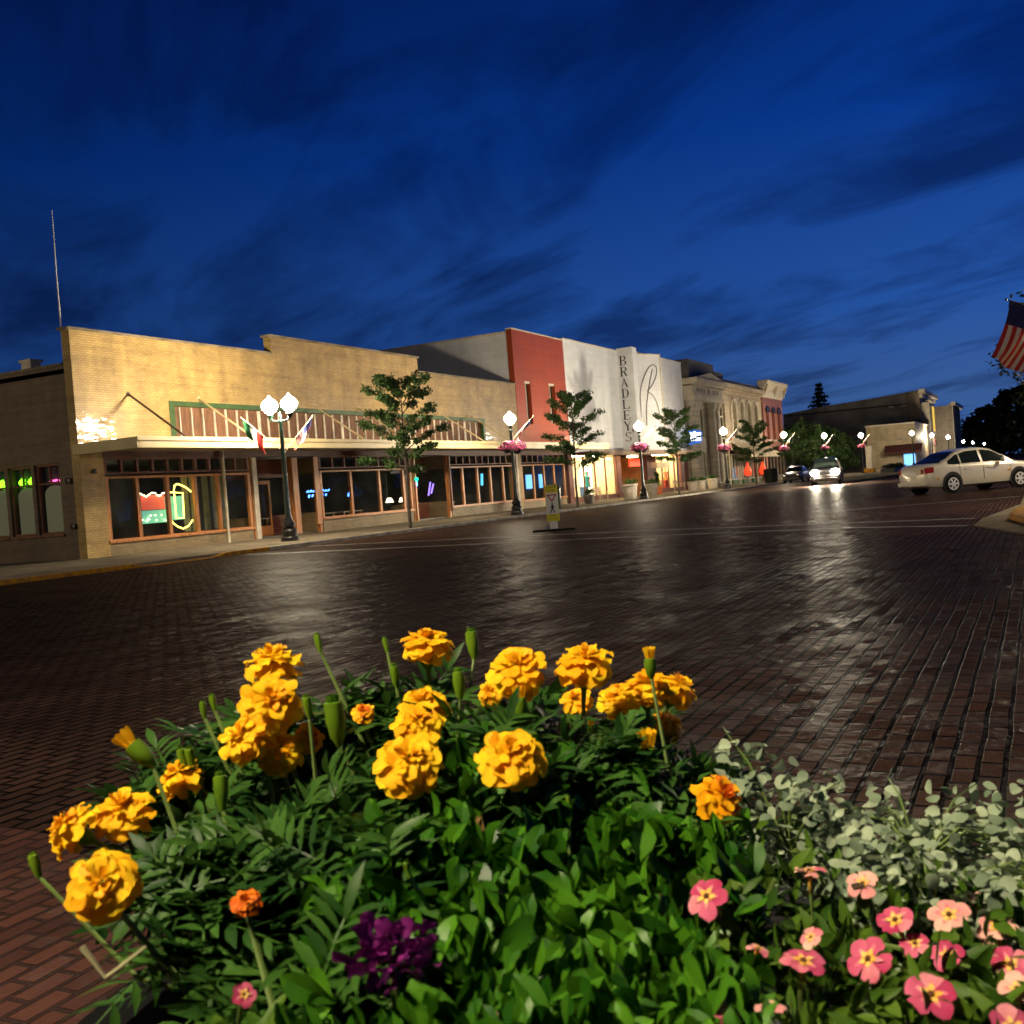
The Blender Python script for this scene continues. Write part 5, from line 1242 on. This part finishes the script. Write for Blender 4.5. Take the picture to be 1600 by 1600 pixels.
car((96.5, 19.4, ZR), math.radians(180), 'dark parked car in the shade left of the oncoming headlights', 'car_dark', PK)

# ================================================================== FLOWER PLANTER IN THE FOREGROUND
PC = V((0.723, 0.297, 0)); PR = 0.45; RIM = 0.70
pl = empty('flower_planter', (PC.x, PC.y, ZR), 'round black planter overflowing with flowers in the foreground', 'planter')
MB().lathe([(.28, ZR), (.30, ZR+.05), (.37, .40), (PR-.03, .63), (PR, .64), (PR, RIM-.008), (PR-.008, RIM), (PR-.05, RIM), (PR-.055, .62), (0, .62)], 64, (PC.x, PC.y, 0)).build('pot', 'planter_black', pl, smooth=True)
MB().lathe([(PR-.058, .622), (PR-.058, .64), (.3, .70), (.15, .735), (0, .75)], 32, (PC.x, PC.y, 0)).build('soil', 'soil', pl)
A2 = V((.897, .4415, 0)); R2 = V((.4415, -.897, 0))
def dl(p): return p[0]*A2.x+p[1]*A2.y, p[0]*R2.x+p[1]*R2.y
ENV = [(.43,.51,.84),(.55,.57,.885),(.62,.54,.905),(.71,.54,.93),(.79,.53,.93),(.89,.39,.905),(.89,.27,.86),(.9,.24,.845),(.91,.18,.82),(.9,.15,.80),(.91,.08,.79),(.89,.03,.765),(.44,.44,.85),(.41,.29,.855),(.45,.21,.85),(.49,.13,.83),(.59,.04,.80),(.40,.42,.84),(.42,.38,.85),
       (.64,.36,.895),(.70,.40,.915),(.77,.33,.90),(.65,.25,.87),(.58,.32,.875),(.55,.42,.88),(.50,.52,.865),(.62,.14,.80),(.70,.10,.79),(.74,.16,.80),(.72,.22,.845),(.80,.22,.855),(.3,0,.80),(.5,-.3,.78),(.8,-.2,.77),(.2,.2,.80)]
def env(x, y):
    s_ = w_ = 0
    for a, b_, z in ENV:
        d = ((x-a)**2+(y-b_)**2+.0004)**-1.6; s_ += d*z; w_ += d
    return s_/w_
def leaf(mb, p, d, n, L_, W_, prof, bend=.3, cup=.25, mi=0, ruffle=0.0, R=rnd):
    d = d.normalized(); s_ = d.cross(n)
    if s_.length < 1e-4: s_ = d.orthogonal()
    s_.normalize(); n = s_.cross(d).normalized()
    vs = []
    for t, w_ in prof:
        c_ = p+d*(L_*t)-n*(bend*L_*t*t); ww = W_*w_*.5
        k1, k2 = (R.uniform(-ruffle, ruffle), R.uniform(-ruffle, ruffle)) if ruffle else (0, 0)
        vs += [c_-s_*ww+n*(cup*ww+k1*W_), c_, c_+s_*ww+n*(cup*ww+k2*W_)]
    k = len(prof)
    mb.add(vs, [q for i in range(k-1) for q in ((3*i, 3*i+1, 3*i+4, 3*i+3), (3*i+1, 3*i+2, 3*i+5, 3*i+4))], mi)
NARROW = [(0, .2), (.3, .9), (.6, 1), (1, .05)]
LANCE = [(0, .15), (.25, .8), (.5, 1), (.8, .6), (1, .05)]
OBOV = [(0, .12), (.2, .35), (.45, .75), (.7, 1), (.88, .75), (1, .1)]
ROUND = [(0, .35), (.25, .9), (.5, 1), (.75, .85), (.95, .4), (1, .15)]
PETAL = [(0, .25), (.35, .62), (.65, .95), (.85, 1.0), (.97, .72), (1.02, .35)]
UP = V((0, 0, 1)); CAMP = V((0, 0, CAM_Z))
def pinnate(mb, p, d, n, L_, R):
    d = d.normalized(); s_ = d.cross(n).normalized(); k = 6
    pr = p; dead = 1 if R.random() < .004 else 0
    for i in range(1, k+1):
        t = i/k; c_ = p+d*(L_*t)-n*(.35*L_*t*t)
        mb.add([pr-s_*.0008, pr+s_*.0008, c_+s_*.0006, c_-s_*.0006], [(0, 1, 2, 3)])
        ll = L_*(.42-.20*abs(t-.45))
        for sg_ in (-1, 1):
            leaf(mb, c_, d*.75+s_*sg_*.9+V((R.uniform(-.15, .15),)*3), n, ll*R.uniform(.8, 1.15), .0066*R.uniform(.8, 1.25), NARROW, .25, .2, dead)
        pr = c_
    leaf(mb, pr, d, n, L_*.38, .0075, NARROW, .3, .2, dead)
def flower_head(plant, c, r, n, kind='gold', seed=0, double=True):
    R = random.Random(seed); mb = MB(); n = n.normalized(); u = n.orthogonal().normalized(); w_ = n.cross(u)
    rings = [(12, 1.0, -27, 0, .48), (12, .95, -13, .03, .44), (11, .80, 0, .06, .38), (10, .60, 14, .09, .32), (8, .42, 30, .11, .26)]
    for k, (m_, rr, el, hh, wd) in enumerate(rings):
        ph = R.uniform(0, 6)
        for i in range(m_):
            a = ph+2*PI*i/m_+R.uniform(-.16, .16); e_ = math.radians(el+R.uniform(-13, 13)); out_ = u*math.cos(a)+w_*math.sin(a)
            d = out_*math.cos(e_)+n*math.sin(e_)
            leaf(mb, c+n*(r*hh)+out_*r*.10, d, n*math.cos(e_)-out_*math.sin(e_), r*rr*R.uniform(.84, 1.06)*.92, r*wd*R.uniform(.85, 1.25), PETAL, R.uniform(.02, .45), R.uniform(-.45, .30), 0 if k < 3 or R.random() < .7 else 1, .19, R)
    for i in range(16):
        a = R.uniform(0, 6.28); e_ = math.radians(R.uniform(48, 88)); out_ = u*math.cos(a)+w_*math.sin(a)
        leaf(mb, c+n*r*.12+out_*r*R.uniform(0, .16), out_*math.cos(e_)+n*math.sin(e_), out_*-1, r*R.uniform(.22, .36), r*.16, PETAL, .3, .3, 1, .1, R)
    return mb.build('flower_head', {'gold': ['petal_gold', 'petal_orange'], 'orange': ['petal_orange', 'petal_rust'], 'rust': ['petal_rust', 'petal_rust']}[kind], plant, smooth=True, auto=180)
def calyx(mb, c, n, r, h):
    b = len(mb.v); mb.lathe([(.0018, -h), (r*.75, -h*.75), (r, -h*.35), (r*.92, 0), (r*.3, .001)], 10)
    q = UP.rotation_difference(n.normalized())
    for i in range(b, len(mb.v)): mb.v[i] = tuple(q @ V(mb.v[i])+c)
def stem_pts(base, top, n):
    m_ = base.lerp(top, .55)+V((0, 0, .02)); return [base, m_, top-n.normalized()*.02, top]
def facing(p, up_=.8, cam_=.6, side_=(0, 0)):
    t = (CAMP-p); t.normalize(); return (UP*up_+t*cam_+R2*side_[0]+A2*side_[1]).normalized()
# (x, y, z, radius, upness, camness, lateral lean, kind)
FLOWERS = {
 'A': [(.539,.592,.899,.0248,.9,.45,-.15,'gold'),(.500,.603,.897,.0215,.55,.35,-.9,'gold'),(.438,.503,.892,.0240,.35,.9,-.15,'gold')],
 'B': [(.678,.563,.980,.0271,1,.05,0,'gold'),(.629,.527,.958,.0269,.6,.8,.05,'gold'),(.602,.535,.936,.0215,.7,.55,-.5,'gold'),(.630,.521,.921,.0205,.6,.6,.3,'gold'),(.595,.592,.908,.0204,.9,.1,-.3,'gold')],
 'C': [(.811,.498,.973,.0263,1,.12,0,'gold'),(.742,.523,.924,.0110,.6,.6,0,'orange'),(.656,.514,.923,.0135,.5,.7,.4,'orange')],
 'D': [(.721,.451,.938,.0235,.8,.5,-.1,'gold'),(.690,.437,.930,.0235,.8,.6,.05,'gold'),(.638,.415,.915,.0285,.62,.62,-.05,'gold')],
 'E': [(.636,.331,.924,.0272,.72,.72,0,'gold')],
 'F': [(.765,.386,.959,.0279,.8,.5,-.05,'gold'),(.808,.345,.957,.0278,.95,.28,.1,'gold'),(.867,.382,.911,.0171,.6,.5,-.2,'gold'),(.875,.343,.915,.0165,.6,.4,.1,'gold'),(.807,.436,.929,.0138,.5,.6,-.3,'gold')],
 'G': [(.867,.315,.925,.0249,.95,.22,0,'gold'),(.909,.299,.916,.0227,.8,.15,.5,'gold'),(.904,.306,.882,.0175,.5,.2,.7,'gold'),(.868,.345,.912,.019,.7,.4,-.2,'gold')],
 'H': [(.768,.226,.862,.0225,.45,.65,.55,'orange')],
 'I': [(.475,.428,.874,.0098,.5,.8,0,'rust')],
}
BUDS = {
 'A': [(.490,.623,.872,.0164,0),(.546,.580,.939,.0316,1),(.571,.529,.904,.0248,0)],
 'B': [(.644,.608,.945,.0128,0),(.648,.601,.950,.0128,0),(.597,.588,.919,.0150,0),(.600,.583,.918,.0168,0),(.641,.502,.950,.0160,0)],
 'C': [(.768,.584,.978,.0160,0),(.836,.558,.965,.0132,0),(.846,.471,.963,.0262,0),(.797,.525,.943,.0200,0),(.778,.449,.940,.0243,0)],
 'D': [(.650,.484,.936,.0361,0),(.620,.428,.879,.0113,0)],
 'E': [(.501,.332,.892,.0090,0),(.651,.298,.887,.0090,0)],
 'F': [(.747,.377,.933,.0252,1),(.826,.352,.895,.0110,1)],
 'G': [(.851,.304,.946,.0243,1),(.799,.293,.882,.0358,1)],
}
MLAB = {'A': 'marigold plant with three golden blooms at the left edge of the planter', 'B': 'marigold plant with a stack of golden blooms at the upper left of the planter', 'C': 'marigold plant with one high flat golden bloom and upright buds at the back',
        'D': 'marigold plant with three overlapping golden blooms left of the middle', 'E': 'marigold plant with a single large golden bloom at the planter centre', 'F': 'marigold plant with two tall golden blooms behind the centre',
        'G': 'marigold plant with spreading golden blooms at the back right', 'H': 'marigold plant with one half open deep orange bloom beside the silver foliage', 'I': 'marigold plant with one small wilted rust orange bloom low at the front left'}
BASES = {'A': (.52, .44), 'B': (.62, .48), 'C': (.74, .46), 'D': (.66, .40), 'E': (.62, .30), 'F': (.76, .34), 'G': (.82, .27), 'H': (.74, .20), 'I': (.46, .38)}
BLOOMS = [(q[0], q[1], q[2]) for v_ in FLOWERS.values() for q in v_]+[(.631, .201, .836), (.452, .313, .864), (.418, .383, .850)]
def crowded(x, y, z, rad=.03):
    # a leaf tip that would stand as high as a bloom right beside it
    return any((x-a)**2+(y-b_)**2 < rad*rad and z > c_-.03 for a, b_, c_ in BLOOMS)
# pinnate foliage anchors: marigold area = left and back of the mound
FOL = {k: [] for k in BASES}
R = random.Random(21)
cnt = 0
while cnt < 900:
    x, y = R.uniform(.36, .95), R.uniform(.15, .66)
    d, l_ = dl((x, y))
    left = l_ < -.085 and .44 < d < .97
    back = d > .75 and l_ < .17 and d < .99
    if not (left or back): continue
    if l_ < -.150-(d-.52)*.55+max(0, .60-d)*.5 or (x-PC.x)**2+(y-PC.y)**2 > .47**2: continue
    if ((x-.776)**2+(y-.227)**2) < .0016 or (l_ > .10 and d < .90): continue
    k = min(BASES, key=lambda q: (BASES[q][0]-x)**2+(BASES[q][1]-y)**2)
    FOL[k].append((x, y)); cnt += 1
hid = 0
for k in sorted(BASES):
    bx, by = BASES[k]; base = V((bx, by, .78))
    plant = empty('marigold_plant', base, MLAB[k], 'flower', 'marigold plants in the planter')
    st = MB(); fo = MB(); Rk = random.Random(ord(k))
    for i, (x, y, z, r_, u_, c_, s_, kind) in enumerate(FLOWERS.get(k, [])):
        p_ = V((x, y, z)); n = facing(p_, u_, c_, (s_, 0)); flower_head(plant, p_, r_, n, kind, ord(k)*10+i)
        cb = MB(); calyx(cb, p_-n*.001, n, r_*.34, r_*1.0); cb.build('calyx', 'calyx', plant, smooth=True)
        foot = V((bx+(x-bx)*.5, by+(y-by)*.5, max(.80, z-.10)))
        st.tube([base+V((Rk.uniform(-.02, .02), Rk.uniform(-.02, .02), 0)), foot, p_-n*(r_*1.6), p_-n*r_*.9], [.0024, .0022, .0018, .0024], 6)
    for i, (x, y, z, h_, op) in enumerate(BUDS.get(k, [])):
        p_ = V((x, y, z)); lean = (p_-base); lean.z = 0; n = (UP+lean*1.2+V((Rk.uniform(-.1, .1), Rk.uniform(-.1, .1), 0))).normalized()
        if i == 1 and k == 'A': n = (UP*.8-R2*.75).normalized()
        bd = MB(); calyx(bd, p_+n*h_*(.45 if not op else .15), n, h_*.22, h_*(.95 if not op else .7)); b0 = bd.build('bud', 'calyx', plant, smooth=True)
        tp = MB(); u2 = n.orthogonal().normalized(); w2 = n.cross(u2)
        for q in range(9):
            a = q*2*PI/9; o2 = u2*math.cos(a)+w2*math.sin(a)
            leaf(tp, p_+n*h_*(.38 if not op else .1)+o2*h_*.10, n+o2*(.05 if not op else .30), o2, h_*(.22 if not op else .45), h_*.16, PETAL, .05, .2, 0, .05, Rk)
        tp.build('petal_tip', 'petal_gold' if op else 'calyx', b0, smooth=True)
        foot = V((bx+(x-bx)*.6, by+(y-by)*.6, max(.80, z-.09)))
        st.tube([base, foot, p_-n*h_*.45], [.0018, .0016, .0014], 5)
    for x, y in FOL[k]:
        ez = env(x, y)
        for rep in range(2):
            z = ez-Rk.uniform(.0, .085)+.006
            if crowded(x, y, z+.012, .042): continue
            out_ = V((x-bx, y-by, 0)); out_ = out_.normalized() if out_.length > .01 else V((1, 0, 0))
            d = V((Rk.gauss(0, .7), Rk.gauss(0, .7), Rk.uniform(-.1, .9)))+out_*.5
            pinnate(fo, V((x, y, z))-d.normalized()*.03, d, (UP+V((Rk.gauss(0, .4), Rk.gauss(0, .4), 0))).normalized(), Rk.uniform(.05, .085), Rk)
        if Rk.random() < .25: st.tube([base+V((Rk.uniform(-.02, .02), Rk.uniform(-.02, .02), 0)), V((x, y, ez-.04))], [.0026, .0015], 5)
    st.build('stem', 'stem_green', plant, smooth=True)
    fo.build('foliage', ['marigold_leaf', 'dry_leaf'], plant, smooth=True, auto=180)
# bright broad leaved plants in the middle
BL = [((.60, .26), 'bright green broad leaved plant in the middle of the planter'), ((.47, .27), 'bright green broad leaved plant at the front, under the purple bloom'), ((.71, .22), 'bright green broad leaved plant behind the pink trumpet flowers'), ((.53, .17), 'bright green broad leaved plant at the front right, beside the pink flowers')]
BF = [MB() for _ in BL]; R = random.Random(31); cnt = 0
while cnt < 2500:
    x, y = R.uniform(.34, .86), R.uniform(.08, .42)
    d, l_ = dl((x, y))
    if not (.40 < d < .82 and -.14 < l_ < .17-.12*max(0, .62-d) and l_ < .09+.1*(d-.45)*2): continue
    k = min(range(len(BL)), key=lambda q: (BL[q][0][0]-x)**2+(BL[q][0][1]-y)**2); bx, by = BL[k][0]
    ez = env(x, y); L_ = R.uniform(.018, .038)*(.8 if d < .58 else 1)
    out_ = V((x-bx, y-by, 0))*3
    dd = (UP*R.uniform(.5, 1.3)+out_+V((R.gauss(0, .45), R.gauss(0, .45), 0))).normalized()
    p_ = V((x, y, ez+R.uniform(-.06, .012)))-dd*L_*.85
    if crowded(x, y, ez+.01, .034): continue
    leaf(BF[k], p_, dd, (V((R.gauss(0, 1), R.gauss(0, 1), .3))-A2*.6).normalized(), L_, L_*R.uniform(.36, .54), OBOV, R.uniform(-.2, .6), R.uniform(.25, .8), 1 if R.random() < .003 else 0, .12, R)
    cnt += 1
for (b_, lab), mb in zip(BL, BF):
    o = empty('broad_leaved_plant', (*b_, .78), lab, 'plant', 'broad leaved plants in the planter'); mb.build('foliage', ['broad_leaf', 'dry_leaf'], o, smooth=True, auto=20)
    st = MB()
    for i in range(9): st.tube([(b_[0], b_[1], .74), (b_[0]+rv(-.05, .05), b_[1]+rv(-.05, .05), .83)], [.003, .0015], 5)
    st.build('stem', 'stem_green', o)
# silver foliage trailing at the right back
SP = [((.86, .20), 'silver grey round leaved plant beside the deep orange marigold'), ((.86, .10), 'silver grey round leaved plant in the middle of the right edge'), ((.84, .01), 'silver grey round leaved plant trailing over the right end of the rim')]
SF = [MB() for _ in SP]; ST = [MB() for _ in SP]; R = random.Random(41); cnt = 0
while cnt < 6200:
    x, y = R.uniform(.66, 1.10), R.uniform(-.22, .27)
    d, l_ = dl((x, y))
    if d > .905+.04*R.random() or d < .71 or l_ < .155+(.05 if d < .85 else 0): continue
    if math.sin(x*61+1.3*math.sin(y*40))*math.sin(y*67) < -.45 and R.random() < .5: continue
    k = min(range(3), key=lambda q: (SP[q][0][0]-x)**2+(SP[q][0][1]-y)**2)
    ez = env(x, y); rr_ = math.hypot(x-PC.x, y-PC.y); ez = ez+.002+.012*math.sin(x*47)*math.sin(y*39+1) if rr_ < PR+.02 else ez+.002-(rr_-PR-.02)*1.2; p_ = V((x, y, ez+R.uniform(-.085, .012))); dd = V((R.gauss(0, 1), R.gauss(0, 1), R.gauss(.2, .5))).normalized()
    L_ = R.uniform(.0065, .0135)
    leaf(SF[k], p_, dd, (UP+V((R.gauss(0, .7), R.gauss(0, .7), 0))).normalized(), L_, L_*R.uniform(.75, 1.05), ROUND, R.uniform(-.3, .6), R.uniform(-.5, .8), 0, .05, R)
    if R.random() < .06: ST[k].tube([(SP[k][0][0], SP[k][0][1], .79), tuple(V((SP[k][0][0], SP[k][0][1], .82)).lerp(p_, .6)), tuple(p_)], [.0012, .0009, .0006], 4)
    cnt += 1
for (b_, lab), mb, st in zip(SP, SF, ST):
    o = empty('silver_leaved_plant', (*b_, .78), lab, 'plant', 'silver leaved plants in the planter'); mb.build('foliage', 'silver_leaf', o, smooth=True, auto=180); st.build('stem', 'stem_green', o)
# pink trumpet flowered plants at the lower right
CAL = [(.629,.200,.836,.0132,0),(.617,.140,.809,.0130,0),(.633,.107,.807,.0130,0),(.606,.070,.804,.0139,0),(.703,.100,.803,.0123,0),(.698,.088,.791,.0091,0),(.695,.070,.787,.0099,0),(.740,.071,.795,.0130,1),(.741,.160,.816,.0111,1),(.736,.124,.812,.0108,1),(.801,.083,.797,.0080,1),(.789,.062,.789,.0075,1),(.754,.043,.784,.0126,1),(.713,.035,.778,.0119,0),(.731,.042,.777,.0123,1),(.639,.140,.813,.0075,1),(.605,.163,.818,.0066,1),(.528,.160,.818,.0080,0),(.538,.141,.818,.0080,1),(.649,.029,.793,.0108,1),(.418,.383,.846,.0066,0),(.67,.02,.79,.012,0),(.72,.0,.785,.012,1),(.60,.03,.795,.012,0)]
CB = [((.62, .15), 'pink trumpet flowered plant nearest the broad green leaves'), ((.63, .06), 'pink trumpet flowered plant at the lower right corner of the photo'), ((.73, .07), 'pale pink trumpet flowered plant in front of the silver foliage'), ((.42, .38), 'pink flowered sprig at the front left of the planter')]
CO = [empty('trumpet_flower_plant', (*b_, .77), lab, 'flower', 'trumpet flowered plants in the planter') for b_, lab in CB]
CF = [MB() for _ in CB]; CS = [MB() for _ in CB]; R = random.Random(51)
for i, (x, y, z, r_, pale) in enumerate(CAL):
    r_ *= .92
    k = min(range(4), key=lambda q: (CB[q][0][0]-x)**2+(CB[q][0][1]-y)**2); p_ = V((x, y, z+.006)); mb = MB()
    n = facing(p_, R.uniform(.35, .9), R.uniform(.4, 1.0) if not pale else R.uniform(0, .5), (R.uniform(-.5, .5), R.uniform(-.3, .3))); u = n.orthogonal().normalized(); w_ = n.cross(u); ph = R.uniform(0, 6)
    for q in range(5):
        a = ph+q*2*PI/5; o2 = u*math.cos(a)+w_*math.sin(a); dd = o2+n*.22
        leaf(mb, p_-n*r_*.15+o2*r_*.18, dd, n, r_*R.uniform(.85, .98), r_*1.0, [(0, .3), (.2, .55), (.4, .8), (.6, 1), (.78, .95), (.92, .66), (1.0, .22)], R.uniform(-.05, .5), R.uniform(-.35, .35), 0 if R.random() < .88 else 3, .10, R)
        leaf(mb, p_-n*r_*.12+o2*r_*.14+n*.0006, dd, n, r_*R.uniform(.30, .42), r_*.26, LANCE, .1, .1, 1, 0, R)
        leaf(mb, p_-n*r_*.13+o2*r_*.14+n*.0003, dd, n, r_*R.uniform(.55, .72), r_*.24, NARROW, .15, .0, 3, .05, R)
    mb.sphere(p_-n*r_*.10, r_*.17, 8, 5, 2)
    b0 = len(mb.v); mb.lathe([(r_*.12, -r_*1.7), (r_*.17, -r_*.8), (r_*.36, -r_*.1)], 8, mi=1)
    qd = UP.rotation_difference(n)
    for j in range(b0, len(mb.v)): mb.v[j] = tuple(qd @ V(mb.v[j])+p_)
    mb.build('flower_head', ['petal_blush' if pale else 'petal_pink', 'petal_throat', 'throat_dark', 'petal_rose'], CO[k], smooth=True, auto=180)
    CS[k].tube([(CB[k][0][0], CB[k][0][1], .775), tuple(p_-n*.03-V((0, 0, .012))), tuple(p_-n*r_*1.6)], [.0018, .0014, .0014], 5)
cnt = 0
while cnt < 3000:
    x, y = R.uniform(.36, .86), R.uniform(-.16, .21)
    d, l_ = dl((x, y))
    if not (.40 < d < .79 and l_ > .10+.06*max(0, .62-d)): continue
    k = min(range(3), key=lambda q: (CB[q][0][0]-x)**2+(CB[q][0][1]-y)**2); ez = env(x, y)-.004; L_ = R.uniform(.014, .027)
    dd = V((R.gauss(0, .6), R.gauss(0, .6), R.uniform(.1, 1.2))).normalized()
    leaf(CF[k], V((x, y, ez-R.uniform(0, .06))), dd, (V((R.gauss(0, 1), R.gauss(0, 1), .6))-A2*.5).normalized(), L_, L_*R.uniform(.28, .4), LANCE, R.uniform(0, .4), .3, 0, 0, R)
    cnt += 1
for i in range(26):
    leaf(CF[3], V((.42+rv(-.02, .02), .385+rv(-.02, .02), .825+rv(-.02, .01))), V((rv(-1, 1), rv(-1, 1), rv(0, 1))), UP, .024, .008, LANCE, .2, .3)
for o, f, s_ in zip(CO, CF, CS): f.build('foliage', 'bell_leaf', o, smooth=True, auto=180); s_.build('stem', 'stem_green', o)
# purple bloom and a dry stalk
pp = empty('purple_flower', (.455, .315, .79), 'dark purple ruffled flower low at the front of the planter', 'flower'); mb = MB(); R = random.Random(61); c0 = V((.450, .312, .866))
for i in range(70):
    d = V((R.gauss(0, 1), R.gauss(0, 1), R.gauss(.3, .8))).normalized(); leaf(mb, c0+d*R.uniform(.002, .012)+V((R.uniform(-.012, .012), R.uniform(-.012, .012), 0)), d, d.orthogonal(), R.uniform(.008, .014), .008, PETAL, .3, .3, 0, .2, R)
mb.build('flower_head', 'petal_purple', pp, smooth=True, auto=180); MB().tube([(.455, .315, .79), (.450, .312, .864)], .0022, 6).build('stem', 'stem_green', pp)
ds_ = MB().tube([(.431, .515, .855), (.434, .508, .844), (.4363, .5037, .836), (.441, .495, .842), (.448, .482, .852)], [.0022, .0016, .0013, .0012, .001], 6)
props(ds_.build('dry_stalk', 'dry_stalk', smooth=True), 'bent pale dry stalk hanging over the planter rim at the left', 'stalk')

# ================================================================== AIR
if HAZE > 0:
    hm_, n, l, b = newmat('haze'); n.remove(b)
    pv = n.new('ShaderNodeVolumePrincipled'); pv.inputs['Color'].default_value = (0.85, 0.88, 0.95, 1); pv.inputs['Density'].default_value = HAZE; pv.inputs['Anisotropy'].default_value = 0.3
    l.new(pv.outputs[0], [q for q in n if q.type == 'OUTPUT_MATERIAL'][0].inputs['Volume']); MATS['haze'] = hm_
    MB().box(-125, 905, -305, 405, -1.6, 32).build('haze', 'haze', kind='stuff')
